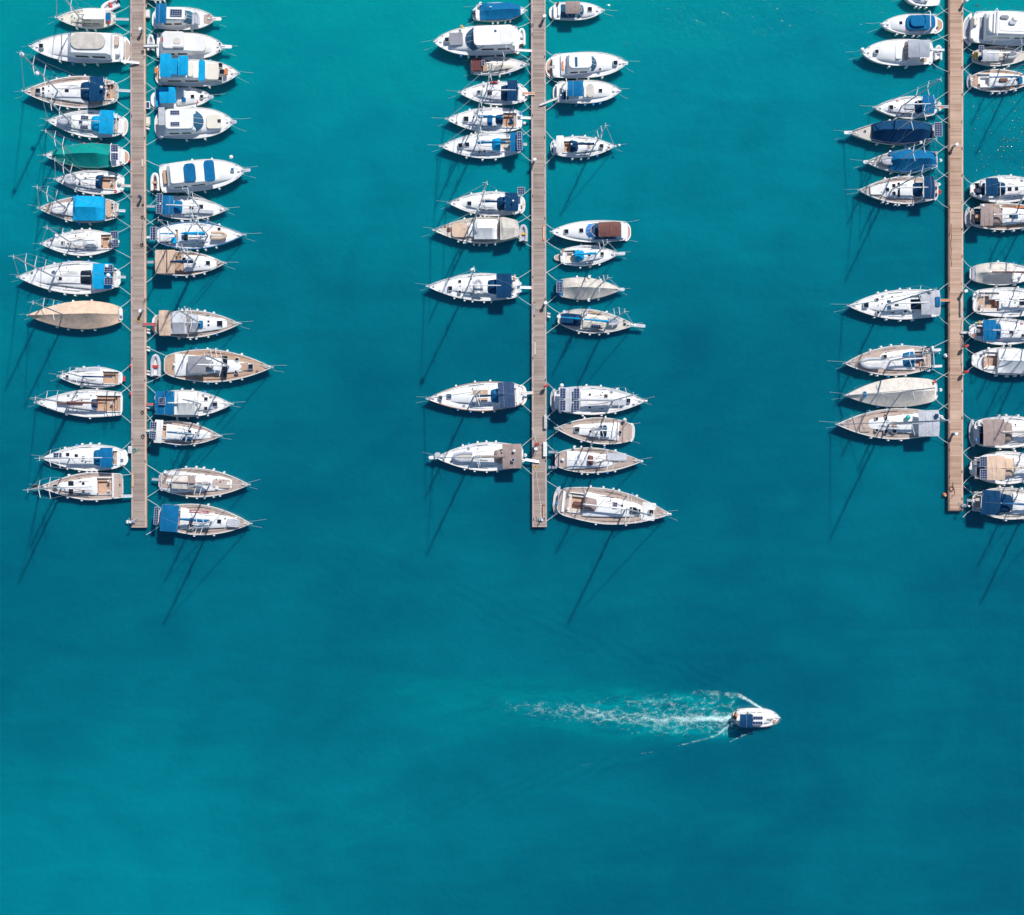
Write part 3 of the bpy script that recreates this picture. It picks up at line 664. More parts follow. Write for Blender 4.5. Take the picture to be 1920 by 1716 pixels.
sail('LL','teak decked sailboat with long wooden cockpit and wide stern',(231,911),(73,913),52,'cr 182 104 .60 .2|ck 210 183 .56 fresh fresh|mt 117 16.5 172 white .12|ht 133 -.2 .8|ht 156 -.2 .4|ht 103 0 .6|ht 133 .35 .7|ht 156 .35 .4|pd arch 213 210 -.85 .85 .1 .5 white .05|wh 207 -.35|wh 207 .35|pd hatch 226 223 -.15 .05 0 .1 brown|fn 2 3|ps 1.0 black|gw .75 1.4 lgrey',deck='teak',tr=.85,rnd_=.03,p=1.6,spread=(.2,.2))
# ---- left pier, right side (bows to the right)
motor('LR','white motorboat cut by the top edge of the photo',(274,-20),(326,-20),42,'cb 285 305 .7 .5 1.0 white|fn 0 3')
motor('LR','motor yacht with blue aft cover and dinghy on foredeck',(290,34),(404,36),42,'cb 300 352 .72 .62 1.6 white .0 .25|ws 350 366 .62 .9 .3 bglass|bm 292 312 .86 blue 2.0|so 330 -.1 1.7 .9 2.0|pf .5 .85 white white|ps .9 white|pd foredeck_teak 382 399 -.4 .4 .02 .05 teak .3|pd roof 309 346 -.62 .45 1.75 1.85 white .3|fn 0 2')
motor('LR','cream flybridge yacht with all covers on',(294,86),(421,88),50,'cb 300 400 .80 .5 .8 offwhite 0 .3 foredeck_cover 0|cb 299 366 .8 .72 1.8 white .1 .25|pd flybridge 305 345 -.7 .55 1.9 2.4 offwhite .4|pd flybridge_cover 346 385 -.6 .55 1.0 1.3 offwhite .5|pd stain 325 338 -.2 .25 2.42 2.46 beige .3|pd opening 324 343 .42 .56 2.0 2.42 grey .05|ps 1.1 white|gw 0 2.0 white|pd flag 303 306 -.2 .1 2.42 2.46 red .03|fn 0 3|ht 412 -.2 .25 .1|ht 412 .3 .25 .1')
motor('LR','flybridge yacht with two azure covers and azure windscreen',(299,136),(448,138),50,'cb 310 428 .82 .55 .75 cream 0 .3 foredeck 0|cb 302 392 .78 .72 1.5 white .1 .2|bm 300 321 .86 azure 3.4|bm 334 353 .72 azure 3.5|pd canvas 320 334 -.6 .6 2.9 2.96 azure .1|pd windscreen_cover 372 384 -.78 .85 1.35 1.6 azure .5|pd settee 352 362 -.5 .6 1.7 2.1 cream .3|ht 416 0 .7 .75|ht 413 -.5 .6 .7|ht 413 .5 .6 .7|pd life_raft 421 427 -.25 .25 .75 .95 orange|pf .8 .85 white fresh|pd boat_cushion 290 294 -.45 .05 -.7 -.3 orange .2|pd foredeck_pad 386 410 -.6 .6 .78 .85 cream .3|fn 2 2')
motor('LR','short motorboat with azure cockpit cover',(291,185),(397,182),38,'cb 330 380 .75 .5 .55 white 0 .45 foredeck 0|bm 299 330 .78 azure 1.6|pd cover 292 299 -.85 .95 .3 .5 azure|pd seats 337 348 -.6 .55 .3 .6 white .1|pd seat_cover 340 348 .1 .5 .5 .7 blue|pf .75 .85 white white|ht 361 0 .5 .55|ht 378 0 .45 .4|pd hose 369 371 .35 .7 .5 .56 red|fn 2 2|ps .3 steel')
motor('LR','hardtop motor yacht with beige foredeck sunpad',(298,232),(439,229),58,'cb 306 425 .82 .5 .65 white 0 .3 foredeck 0|cb 308 372 .78 .74 1.6 white .1 .2|pd hardtop 310 362 -.70 .58 1.75 1.95 white .5|ws 361 382 .70 1.0 .7 bglass|so 328 -.45 1.3 .55 2.0|so 328 .28 1.3 .55 2.0|pd sunpad 387 415 -.42 .48 .68 .80 cream .4|pf .8 .9 white cream|pd cover 297 309 -.85 .3 1.5 1.56 lgrey|fn 1 2|ht 411 0 .5 .75 black|ps .4 steel')
motor('LR','flybridge yacht with two blue seat covers and stern dinghy',(300,336),(460,320),58,'cb 318 445 .80 .45 .7 white 0 .35 foredeck 0|cb 312 402 .76 .70 1.6 white .1 .25|pd aft_roof 319 344 -.55 .6 1.7 2.2 white .3|pd seat_cover 345 366 -.6 .58 1.9 2.15 blue .5|pd windscreen_cover 383 402 -.72 .62 1.5 1.75 blue .4|ht 436 -.1 .4 .5 blue|fn 2 3|dm 436 -.95 .1 .3|ps .8 steel|pd aft_seat 306 312 -.5 .4 .1 .5 fresh',spread=(1.2,2.5))
sail('LR','sailboat with blue bimini and twin stern solar panels',(300,388),(427,393),44,'cr 326 405 .62 .25|ck 304 328 .5 pale|bm 303 325 .8 blue|sh 327 344 .6 blue|so 299 -.5 .8 1.3 2.0|so 299 .4 .8 1.3 2.0|mt 376 13.5 309 white .1|ht 359 0 .6|ht 377 -.1 .6|pd sail_bag 372 400 .15 .45 .3 .5 lgrey .4|gw -.0 2.0 alu|fn 1 4|ar 300',tr=.75)
sail('LR','blue trimmed ketch with tan covered dinghy on foredeck',(294,442),(460,441),52,'cr 334 395 .66 .5|cr 300 328 .5 .4|ck 330 345 .4 fresh|so 288 0 .9 1.9 1.6|so 289 0 .4 1.9 1.62|mt 390 17 338 azure .26 offwhite 2|mz 330 12 298 azure|pd winch_cover 340 350 .0 .35 .3 .5 navy|gw .1 1.6 white|fn 4 4|ht 411 -.45 .4 .05|pd hood 321 331 .2 .6 .3 .55 azure|pd coat 345 352 -.1 .4 .4 .6 black .1',tr=.6,rail='blue',rnd_=.1)
sail('LR','teak decked sailboat with tan aft awning and navy boom',(291,494),(423,494),46,'cr 345 406 .62 .45|bm 291 328 .95 tan 1.9|mt 368 14.5 317 navy .24 offwhite 2|ht 390 0 .6|gw -.1 1.2 alu|fn 1 4|pd awning_side 318 329 -.9 .1 1.85 1.9 tan|ar 313 .06 brown|ht 345 -.3 .5',deck='fresh',tr=.85,rnd_=.04)
sail('LR','teak decked sailboat with tan canopy and two grey tents',(290,608),(451,607),52,'cr 355 426 .62 .3|bm 298 320 .9 tan 2.0|tn 320 352 .78 lgrey 2.1 1.3|tn 357 372 .62 lgrey 1.7 .9|mt 377 16.5 322 - .1 offwhite 2|ht 412 0 .8|ht 391 -.15 .3|ht 391 .12 .3|gw .0 1.8 red|fn 5 5|pf .5 .7 white offwhite|pd sail_stack 372 380 -.2 .3 .5 .8 blue|pd life_raft 285 290 .1 .5 0 .2 maroon',deck='teak',tr=.62)
sail('LR','long teak decked yacht with grey canopy and stern dinghy',(308,684),(511,689),62,'cr 328 476 .62 .2|cb 352 425 .55 .45 .6 white .2 .5|ck 330 352 .42 fresh fresh|bm 352 386 .52 grey 1.9|sh 386 406 .42 grey|mt 430 21 368 white .16 offwhite 3|pd foredeck_teak 438 465 -.22 .22 .22 .30 fresh .1|ht 470 0 .7|ht 444 -.4 .5|ht 444 .35 .5|pd windows 415 426 -.6 .7 .42 .50 glass .1|ht 342 0 .6 -.2 black|wh 326|fn 5 5 white|pd frame 329 331 -.6 .6 .1 .4 white .02',deck='fresh',tr=.6,rnd_=.1)
sail('LR','sailboat with blue bimini and white tent amidships',(290,756),(436,758),51,'cr 330 415 .66 .28|bm 291 327 .86 blue 2.0|tn 329 372 .86 offwhite 2.2 1.3|mt 378 15 312 white .12|ht 403 0 .7|ht 386 -.35 .5|ht 386 .35 .5|so 304 -.1 .9 1.0 2.2|gw .1 1.3 red|fn 3 4|ht 394 -.5 .2 .1',tr=.75,rnd_=.08)
sail('LR','small sailboat with cream bimini and blue boom cover',(284,808),(415,818),45,'cr 312 395 .62 .25|ck 300 316 .5 fresh|bm 289 305 .95 offwhite 2.0|so 287 -.45 .9 1.0 2.0|so 287 .3 .9 1.0 2.0|mt 365 12.8 311 blue .18 offwhite 2|ht 355 -.15 .5 .45|ht 344 .45 .7 .4 bglass|ht 356 .45 .7 .4 bglass|gw 0 .8 offwhite|fn 2 2',deck='teak',tr=.7)
sail('LR','grey decked sailboat with round grey canopy and white arc',(298,902),(468,909),55,'cr 303 436 .72 .35 white .3|pd cabin_decking 398 432 -.30 .30 .30 .36 teak .4|pd aft_decking 304 321 -.45 .45 .30 .34 teak .1|cb 333 386 .52 .48 .8 white .25 .35 doghouse|bm 322 352 .45 beige 1.5|tn 325 368 .48 taupe 1.5 1.1|ck 302 322 .5 grey grey|mt 395 17 322 taupe .15|ht 407 -.3 .4 .35 offwhite|ht 407 .3 .4 .35 offwhite|ht 428 0 .4 .35 offwhite|gw -.1 1.1 lgrey|fn 5 5|hb 311 -.95|hb 306 .95 lgrey|wh 316',deck='teak',tr=.55,rnd_=.12)
sail('LR','sailboat with big blue bimini nearest the left pier end',(298,969),(471,982),58,'cr 338 445 .62 .25|ck 318 352 .48 fresh|bm 301 335 .86 blue 2.0|so 293 -.1 .6 2.5 1.4|mt 398 18 334 blue .22 offwhite 2|pd sail_bag 425 450 -.25 .3 .45 .6 lgrey .4|pd oars 353 391 -.62 -.58 .5 .55 red .02|pd oars 353 391 -.5 -.46 .5 .55 red .02|ht 411 0 .6|ht 358 .5 .8 .45|gw 0 .8 alu|pd locker 355 361 -.1 .2 .5 .9 brown|fn 1 2|hb 443 -.6',deck='teak',tr=.6,rnd_=.06)
# ---- middle pier, left side
motor('ML','small motorboat under a blue cover, bow to the pier',(892,24),(987,20),35,'tn 901 976 .9 blue 1.0 .35|oa slate|pf .5 .7 white offwhite|fn 0 4|hb 901 -.9|pd light 918 922 -.35 -.25 .9 1.1 white',std='',p=2.3,tr=.8)
motor('ML','motor yacht with grey foredeck pad and white hardtop',(972,74),(814,79),55,'cb 966 832 .84 .5 .6 white 0 .3 foredeck 0|cb 966 884 .78 .74 1.7 white .1 .2|pd hardtop 963 888 -.70 .62 1.8 2.05 white .6|ws 892 872 .78 1.1 .6 bglass|pd foredeck_pad 868 843 -.5 .35 .62 .70 grey .1|ht 838 -.05 .6 .55|ht 929 -.3 .35 2.0 bglass|pd aft_top 962 938 -.6 .55 2.06 2.1 offwhite .3|pf .6 .85 white fresh|gw .75 2.0 white|fn 0 5|hb 866 -1.0 yellow')
sail('ML','small sailboat with maroon cockpit cover, bow to the pier',(882,126),(991,121),34,'cr 917 965 .62 .3 cream|pd cover 883 904 -.85 .55 .3 .6 maroon .2|pd seat 905 914 -.7 .6 .05 .3 fresh|mt 942 8.5 912 - .1 maroon 1|fn 0 3|so 906 -.2 .4 .8 .8',deck='offwhite',tr=.75)
sail('ML','white sailboat with navy bimini and salmon gangway',(984,176),(860,174),44,'cr 941 885 .62 .25|ck 972 941 .5 pale|bm 971 951 .86 navy|sh 952 938 .66 navy|mt 911 13.5 970 white .1|ht 898 0 .5|ht 918 .05 .7|pf .5 .6 white offwhite|gw .0 1.5 orange|fn 2 1|pd pad 933 919 -1 -.85 .1 .25 red|hb 975 .8',rnd_=.1)
sail('ML','white sailboat with blue boom cover and open peach cockpit',(979,226),(836,224),47,'cr 943 862 .60 .3|ck 968 943 .55 fresh fresh|pd sun_cover 923 915 -.3 .6 .5 .8 blue|sh 943 927 .4 navy|mt 893 14.8 944 blue .2|ht 874 0 .7|gw -.2 1.3 white|fn 3 2|wh 964|dm 983 .25 .2 .25 white|pd towel 961 955 -.1 .3 0 .2 navy|ar 962 .08 slate|hb 975 -.7 skyblue',rnd_=.12)
sail('ML','white sailboat with blue stern bimini and teal sprayhood',(978,271),(825,275),49,'cr 938 860 .60 .25|ck 962 938 .45 pale|bm 981 956 .72 blue|sh 938 920 .5 azure|mt 892 15.5 951 blue .18|ht 876 -.05 .6|ht 863 0 .6|so 974 .3 .7 1.5 2.2|so 974 -.4 .6 1.1 2.2 |gw 0 .8 beige|fn 2 3|wh 958',tr=.6)
sail('ML','sailboat with domed navy bimini and small corner panel',(979,383),(840,381),46,'cr 935 865 .62 .25|ck 968 938 .5 pale|bm 972 946 .74 navy|sh 948 930 .55 navy|mt 901 13.8 949 navy .18|ht 880 .05 .6|so 977 -.92 1.0 1.0 1.4|pf .5 .7 white pale|fn 3 4|dm 962 0 2.3 .15|hb 964 1.0|hb 981 0 cream',rnd_=.08)
sail('ML','old ketch with white tent, cream canopy and yellow dinghy',(973,432),(812,432),50,'cr 935 850 .6 .35|tn 931 889 .75 white 2.0 1.0|tn 970 937 .86 beige 1.9 1.5|mt 885 15.5 - - .1 offwhite 2|pd sail_pile 878 847 -.5 .55 .1 .45 tan .5|pd board 933 929 -.3 .5 .3 .7 brown|fn 2 6|pd skylight 845 838 -.2 .1 .05 .2 brown|hb 872 1.1',deck='pale',tr=.55,rail='pale')
sail('ML','white sailboat with wide navy bimini and white masthead ball',(974,539),(800,537),52,'cr 930 835 .62 .22|ck 962 928 .5 pale|bm 960 930 .86 navy|sh 930 912 .55 navy|mt 877 17 942 white .1 offwhite 2 b|ht 862 -.35 .4|ht 844 .15 .6|ht 862 .4 .4|pd liferaft 906 888 -.25 .1 .45 .65 white .3|gw .0 1.8 white|fn 1 5|hb 974 -.5|hb 974 .7|wh 966|pd locker 967 963 -.9 -.5 0 .3 fresh',tr=.7)
sail('ML','sailboat with slate bimini, wooden hatch and navy boom',(981,740),(800,748),55,'cr 933 840 .60 .25|ck 968 930 .45 pale|bm 965 934 .86 slate|sh 935 918 .5 blue|mt 888 17.5 949 navy .17|pd wooden_lid 915 887 -.45 -.12 .44 .5 fresh .05|pd seat 914 894 .12 .35 .4 .7 fresh .1|ht 826 -.05 .5|ht 842 -.1 .7 .2 slate|pf .6 .7 white offwhite|gw -.1 1.5 pale|fn 3 4|hb 984 .1|ar 968 .06',rnd_=.12,rail='fresh')
sail('ML','sailboat with taupe bimini and cream dinghy on foredeck',(981,855),(816,858),54,'cr 935 850 .62 .3|ck 972 940 .5 pale|bm 978 942 .84 taupe|sh 940 924 .5 taupe|mt 888 17 950 taupe .2 offwhite|pd sail_bag 826 815 -.35 .1 .1 .5 lgrey .3|fn 5 4|gw .2 2.4 white .5|hb 984 -.1|so 962 .25 .4 .4 2.25|dm 964 -.35 2.2 .22|ps 1.0 offwhite|hb 980 .6|ht 846 .3 .3 .1',rnd_=.08)
# ---- middle pier, right side
motor('MR','small motorboat with taupe bimini topmost on its side',(1038,21),(1132,20),34,'cb 1092 1122 .78 .4 .45 white 0 .5 foredeck 0|bm 1060 1088 .68 taupe 1.5|ws 1090 1099 .6 .6 .2 bglass|ht 1106 -.05 .6 .5|pd seat 1046 1050 -.5 .6 0 .35 white|pd cockpit_floor 1051 1088 -.75 .75 0 .06 bglass .2|pf .6 .75 white white|pd bag 1044 1048 -.9 -.6 .1 .4 maroon',std='',p=2.4)
motor('MR','hardtop motor yacht with teak platform and orange cushions',(1036,124),(1175,119),48,'cb 1052 1160 .82 .4 .55 white 0 .35 foredeck 0|cb 1064 1112 .70 .68 1.4 white .1 .2|pd hardtop 1067 1110 -.58 .5 1.5 1.72 white .6|ws 1109 1121 .62 1.0 .4 bglass|pd roof_opening 1078 1083 -.35 .42 1.7 1.76 bglass .1|pd cushion 1053 1062 -.3 .5 .1 .5 orange .3|pf .9 .85 white fresh|ht 1154 0 .6 .45|ht 1125 .45 .3 .5 |fn 0 3 white|gw .05 .5 white|ps .2 steel',spread=(1,1))
motor('MR','white motor yacht with blue bimini and taupe windscreen cover',(1044,173),(1163,171),43,'cb 1058 1152 .8 .4 .5 white 0 .35 foredeck 0|bm 1064 1094 .66 blue 1.7|pd screen_cover 1100 1114 -.6 .62 .45 .8 beige .7|pd seats 1095 1100 -.4 .6 .4 .8 offwhite|pd cockpit_floor 1053 1066 .1 .75 .5 .58 navy|ht 1126 0 .5 .5|pf .5 .8 white lgrey|gw .5 2.6 offwhite 1.0|fn 0 4 skyblue|pd aft_seat 1053 1058 -.6 -.1 .5 .7 cream|ar 1062 .07 white')
sail('MR','small sailboat with cream stern bimini and navy boom',(1038,276),(1154,275),40,'cr 1071 1128 .62 .3|ck 1056 1072 .5 fresh fresh|bm 1043 1057 .8 offwhite 1.9|sh 1070 1086 .55 navy|mt 1113 11.6 1070 navy .18|ht 1128 0 .55|ht 1104 .05 .4 .45 fresh|fn 3 4|hb 1036 .1|dm 1161 0 .7 .2|pf .4 .7 white blue',rnd_=.1)
motor('MR','bow in speedboat with brown bimini and blue windscreen',(1177,433),(1033,435),41,'cb 1112 1046 .80 .3 .45 white 0 .5 foredeck 0|bm 1164 1122 .66 brown 1.6|ws 1108 1096 .66 .7 .35 skyblue|ht 1062 0 .6 .3|ht 1090 -.05 .6 .48|pd seats 1121 1110 -.5 .4 .3 .6 slate|pd aft_seat 1170 1164 -.6 .7 .1 .4 white|pf .6 .85 white fresh|pd cockpit_floor 1165 1110 -.7 .8 .45 .50 bglass .2',std='',p=2.3,tr=.82,spread=(1,1))
sail('MR','small sailboat with azure sprayhood and wicker stern seat',(1051,482),(1161,476),39,'cr 1084 1135 .62 .3|ck 1060 1078 .55 pale|sh 1078 1098 .55 azure|mt 1117 11.2 1072 azure .18|ht 1129 -.05 .5|fn 2 3|pf .9 .35 cream teak|ps .9 steel|hb 1056 -.8 fresh|ht 1105 0 .4',rnd_=.12)
sail('MR','sailboat under a beige cover with blue stern',(1043,540),(1165,543),42,'cv 1056 1158 beige 1.7|mt 1117 11.5 - - .1 -|so 1049 0 .8 1.5 .9|fn 3 3|pd stern_cover 1043 1056 -.75 .75 0 .15 blue .3|hb 1104 -1.05|hb 1104 1.1|ps .5 steel',rnd_=.1)
sail('MR','peach decked ketch with long blue boom and navy covers',(1046,597),(1190,610),45,'cr 1093 1140 .55 .4 cream|sh 1078 1092 .45 navy|pd cover 1053 1092 -.45 .55 .5 .7 navy .5|mt 1140 14.5 1092 azure .17|mz 1086 9 1048 azure|ps 1.6 steel|fn 2 4|hb 1046 -.3|pd plank 1101 1127 -.78 -.66 .1 .2 fresh .05|so 1118 .4 1.4 .5 .5|hb 1056 -.9|ht 1171 0 .4 .05',deck='pale',tr=.5,rnd_=.18)
sail('MR','sailboat with pale grey bimini carrying four solar panels',(1039,750),(1212,752),54,'cr 1088 1185 .66 .25|bm 1050 1086 .84 lgrey 2.0|so 1055 -.4 .8 1.5 2.3|so 1055 .42 .8 1.5 2.3|so 1081 -.4 .8 1.5 2.3|so 1081 .42 .8 1.5 2.3|mt 1148 17.5 1073 lgrey .2|ht 1178 0 .6|ht 1136 -.3 .5|ht 1106 -.4 .3|ht 1106 .5 .3|fn 3 3|pd sail_bag 1146 1173 -.1 .35 .4 .55 lgrey .4|pf .5 .8 lgrey sgrey|hb 1049 -1.0|dm 1053 -1.0 .5 .3|hb 1050 1.05',tr=.75,rnd_=.14)
sail('MR','bow in teak sailboat with small blue sprayhood',(1186,811),(1041,803),50,'cr 1160 1074 .62 .3|ck 1160 1138 .42 pale|sh 1137 1124 .45 navy|mt 1108 15 1150 white .1|ht 1082 0 .7|ht 1107 .1 .3|fn 2 3|pd cushion 1175 1168 -.75 .8 .02 .2 teak .1|ht 1163 .05 .4 .4|wh 1155|dm 1170 -.9 .6 .3 beige|ar 1157 .07 grey|pf .4 .7 offwhite beige',deck='teak',rnd_=.14)
sail('MR','teak decked sailboat with grey dinghy on the foredeck',(1041,862),(1204,865),48,'cr 1062 1150 .66 .4|ck 1074 1104 .42 pale|sh 1104 1114 .42 brown|mt 1128 16 1065 - .1 sgrey|ht 1111 0 .3 .5|dm 1055 0 .3 .25|fn 4 5|hb 1076 -1.1|wh 1078|pf .4 .6 slate navy|pd fabric 1137 1175 -.6 -.02 .25 .4 lgrey .3|ar 1047 .08 slate|gw .6 1.0 alu|gw -.6 1.0 alu',deck='teak',tr=.6,rnd_=.14)
sail('MR','largest teak decked yacht nearest the middle pier end',(1046,939),(1257,964),67,'cr 1094 1205 .62 .3|ck 1066 1095 .52 fresh pale|sh 1096 1122 .42 taupe|mt 1172 20 1092 white .12 offwhite 3|so 1153 -.12 .6 .9 .55|ht 1187 .05 1.0 .4|ht 1196 .08 .8 .4|ht 1221 0 .6|ht 1144 0 .3|ht 1166 -.15 .3|pd windows 1120 1150 -.56 -.52 .3 .45 glass|wh 1063 -.4|wh 1063 .4|fn 6 2|pd foredeck 1203 1229 -.5 .5 .02 .06 offwhite .2|hb 1044 .35 skyblue|pf .6 .8 lgrey pale|pd aft_locker 1054 1059 -.6 .6 0 .25 white|pd table 1076 1090 -.08 .15 -.3 .1 brown|ar 1175 .06 offwhite',deck='teak',tr=.72,rnd_=.08)
# ---- right pier, left side
motor('RL','small motorboat cut off by the photo top edge',(1762,-6),(1695,-8),36,'cb 1735 1708 .75 .4 .5 white 0 .5 foredeck 0|pd seats 1742 1735 -.6 .6 .1 .5 offwhite|fn 0 3|pd cover 1730 1722 -.4 .4 .55 .7 grey',std='')
motor('RL','motorboat with blue cockpit cover and teak platform',(1757,45),(1652,46),38,'cb 1705 1667 .8 .4 .45 white 0 .5 foredeck 0|pd cover 1754 1700 -.72 .68 .35 .75 blue .7|pd cover_top 1736 1708 -.55 .45 .9 1.1 blue .6|ar 1744 .08 white|ht 1689 -.05 .45 .4|pf 1.1 .85 white fresh|fn 0 4|pd boathook 1759 1756 .3 .5 .1 .16 black .02',p=2.4)
motor('RL','motor yacht with grey bimini and white stern tender',(1748,98),(1616,99),49,'cb 1700 1640 .82 .5 .6 white 0 .35 foredeck 0|bm 1743 1703 .66 sgrey 1.7|ws 1703 1692 .74 .8 .45 taupe|pd sun_pad 1691 1679 -.55 .6 .62 .7 offwhite .3|ht 1644 0 .5 .5|pf .5 .85 white white|gw -.2 1.9 white|fn 0 2|pd seat 1738 1726 .55 .85 .4 .7 tan .3|dm 1617 -.2 .2 .3')
sail('RL','sailboat with blue bimini and long thin leaning mast',(1756,201),(1638,202),42,'cr 1716 1655 .64 .3|ck 1748 1716 .5 pale|bm 1752 1729 .8 blue|sh 1730 1714 .55 navy|mt 1688 13.5 1746 white .1|ht 1671 .05 .6|gw .0 1.8 grey|fn 0 2|hb 1762 .4 orange|hb 1758 .8|pd tray 1765 1757 -.4 -.1 .1 .15 beige|pd cover 1715 1697 -.35 .25 .45 .6 lgrey',tr=.62)
sail('RL','teak decked sailboat under a dark navy cover',(1754,248),(1592,249),46,'cr 1740 1640 .55 .35|tn 1748 1636 1.0 navy 1.9 .25|mt 1674 15.5 - - .1 navy|so 1759 -.05 1.1 2.0 1.2|fn 1 3|hb 1723 1.1|ht 1622 -.1 .3 .1|ps .8 steel',deck='pale',rail='pale',tr=.5)
sail('RL','sailboat under a bright blue cover with grey dinghy',(1757,302),(1623,304),44,'tn 1755 1668 1.0 blue 1.8 .35|mt 1683 13 - - .1 -|fn 2 2|hb 1752 -.9 beige|hb 1760 .1|ps .4 steel',deck='pale',tr=.62,rnd_=.08)
sail('RL','teak decked sailboat with navy bimini and white T frames',(1757,356),(1610,357),52,'cr 1713 1650 .60 .45|cr 1650 1630 .42 .2 offwhite .2|ck 1745 1712 .5 pale|bm 1752 1731 .82 navy|sh 1728 1710 .5 navy|mt 1670 15.5 1742 white .1|ht 1664 0 .5|ht 1676 -.28 .5|ht 1676 .28 .5|pd window_band 1688 1683 -.5 .55 .42 .48 glass .05|ar 1731 .07|pf .4 .7 white offwhite|fn 3 6|hb 1757 -.8|hb 1758 .4 red|hb 1758 .7 red|pd foredeck_cover 1655 1632 -.35 .35 .25 .35 offwhite .3',deck='teak',tr=.65)
sail('RL','white sailboat with grey canopy and orange gangplank',(1762,569),(1590,574),56,'cr 1706 1625 .62 .25|ck 1735 1704 .55 navy white|bm 1763 1727 .80 lgrey 1.6|mt 1660 17 1742 white .12|pd window_band 1671 1663 -.3 .35 .42 .47 bglass .05|ht 1624 0 .7|ht 1681 0 .6|ht 1645 -.35 .4|ht 1646 .5 .4|gw -.2 1.8 orange|fn 4 4|dm 1745 -.75 1.9 .3|ht 1697 .5 .4|pd notch 1763 1754 -.35 .3 1.82 1.9 blue|pd grab 1728 1725 -.5 .4 .4 .9 black .02',tr=.85,rnd_=.05)
sail('RL','teak decked sailboat with pale dinghy and stern davits',(1746,672),(1583,682),56,'cr 1714 1650 .64 .5|ck 1738 1712 .5 fresh|sh 1713 1690 .55 blue|mt 1668 16.5 1738 white .12|ar 1746 .1 slate|ar 1750 .06 white|wh 1734 -.35|wh 1734 .3|fn 4 5|gw -.55 1.6 white|gw .55 1.6 white|ht 1660 -.3 .5|hb 1733 -.9|hb 1736 1.05|pd cover 1731 1718 -.15 .15 .1 .3 navy|pd liferaft 1752 1748 -.8 -.5 .2 .6 white',deck='teak',tr=.68,rnd_=.06)
sail('RL','sailboat under a full pale grey cover',(1757,732),(1584,742),55,'cv 1752 1585 beige 1.9|mt 1682 13 - - .1 -|fn 0 2|hb 1750 -.85 red|hb 1760 .0|pd patch 1625 1619 -.2 .2 1.0 1.1 blue .2',std='',rnd_=.1,tr=.7)
sail('RL','teak decked sailboat with grey canopy and very long mast',(1758,794),(1568,796),58,'cr 1722 1628 .60 .3|ck 1738 1712 .5 pale|bm 1761 1722 .84 lgrey 1.8|mt 1665 20 1732 lgrey .16 sgrey|ht 1677 0 .7 .45 fresh|ht 1661 -.35 .4|ht 1644 -.35 .4|ht 1644 .4 .4|ht 1677 .5 .5|ht 1661 .5 .5 |fn 3 3|dm 1703 -.4 .9 .4 turq|hb 1757 -.8|hb 1762 -.9|pd notch 1760 1753 -.6 -.3 2.02 2.08 navy|hb 1765 -.5 cream|pd foredeck_pad 1632 1612 .15 .5 .1 .2 teak',deck='teak',tr=.72,rnd_=.04)
# ---- right pier, right side (bows beyond the frame)
motor('RR','huge white flybridge yacht at the upper right corner',(1824,51),(1995,56),64,'cb 1850 1975 .82 .5 .9 white 0 .3 foredeck 0|cb 1852 1960 .74 .62 1.3 white .1 .3|pd flybridge 1854 1945 -.66 .56 1.35 1.7 white .9|pd flybridge_floor 1874 1935 -.5 .42 1.7 1.74 offwhite .5|pd seat 1876 1892 -.48 -.26 1.7 1.95 grey .35|pd seat 1893 1906 -.2 .05 1.7 2.0 lgrey .3|pd console 1900 1910 -.45 -.15 1.7 2.1 offwhite .3|pd rail 1862 1864 -.56 .5 1.7 1.82 grey .02|pd panel 1880 1905 .12 .34 1.72 1.76 white .1|ar 1870 .08 white|pf 1.0 .95 white sgrey|pd cockpit_floor 1836 1852 -.6 .7 0 .05 sgrey .1|pd sofa 1826 1834 -.5 -.05 .1 .5 cream .2|fn 0 2|pd lounge 1820 1828 .2 .75 .02 .4 white .3')
sail('RR','small sailboat with grey canopy and grey foredeck dinghy',(1823,106),(1936,105),37,'cr 1843 1890 .6 .4 cream|bm 1842 1873 .55 lgrey 1.5 .25|so 1840 -.45 .7 1.0 1.3|mt 1886 11.5 1850 - .1|hb 1820 .1 brown|pd locker 1828 1834 -.4 .3 .1 .4 yellow|fn 0 2|pd cover 1836 1842 0 .5 .2 .5 navy',deck='pale',tr=.55,rnd_=.14)
sail('RR','round sterned sailboat with white cushions and teak rails',(1820,152),(1945,150),42,'cr 1854 1925 .62 .35|ck 1834 1856 .55 white white|mt 1900 12.5 1850 blue .12|ht 1908 0 .5|fn 1 4|pf .4 .7 sgrey sgrey|hb 1818 0|pd boom_cover 1875 1890 -.1 .2 .5 .7 brown .1|pd tank 1835 1838 .3 .6 0 .3 brown|pd hood 1911 1918 -.2 .4 .4 .7 blue',deck='fresh',tr=.55,rnd_=.16)
sail('RR','round sterned sailboat with navy bimini and domes',(1819,356),(1975,353),51,'cr 1872 1950 .64 .3|bm 1847 1872 .66 navy|sh 1873 1888 .5 navy|mt 1925 15.5 1869 white .1|ht 1893 .05 .6|ht 1906 .05 .5|fn 1 2|hb 1837 -.65|dm 1839 -.25 .9 .3|dm 1838 .6 .9 .3|hb 1838 .9 skyblue|ck 1828 1846 .45 slate|ar 1847 .05|ar 1875 .05|hb 1825 .2 maroon',tr=.5,rnd_=.2)
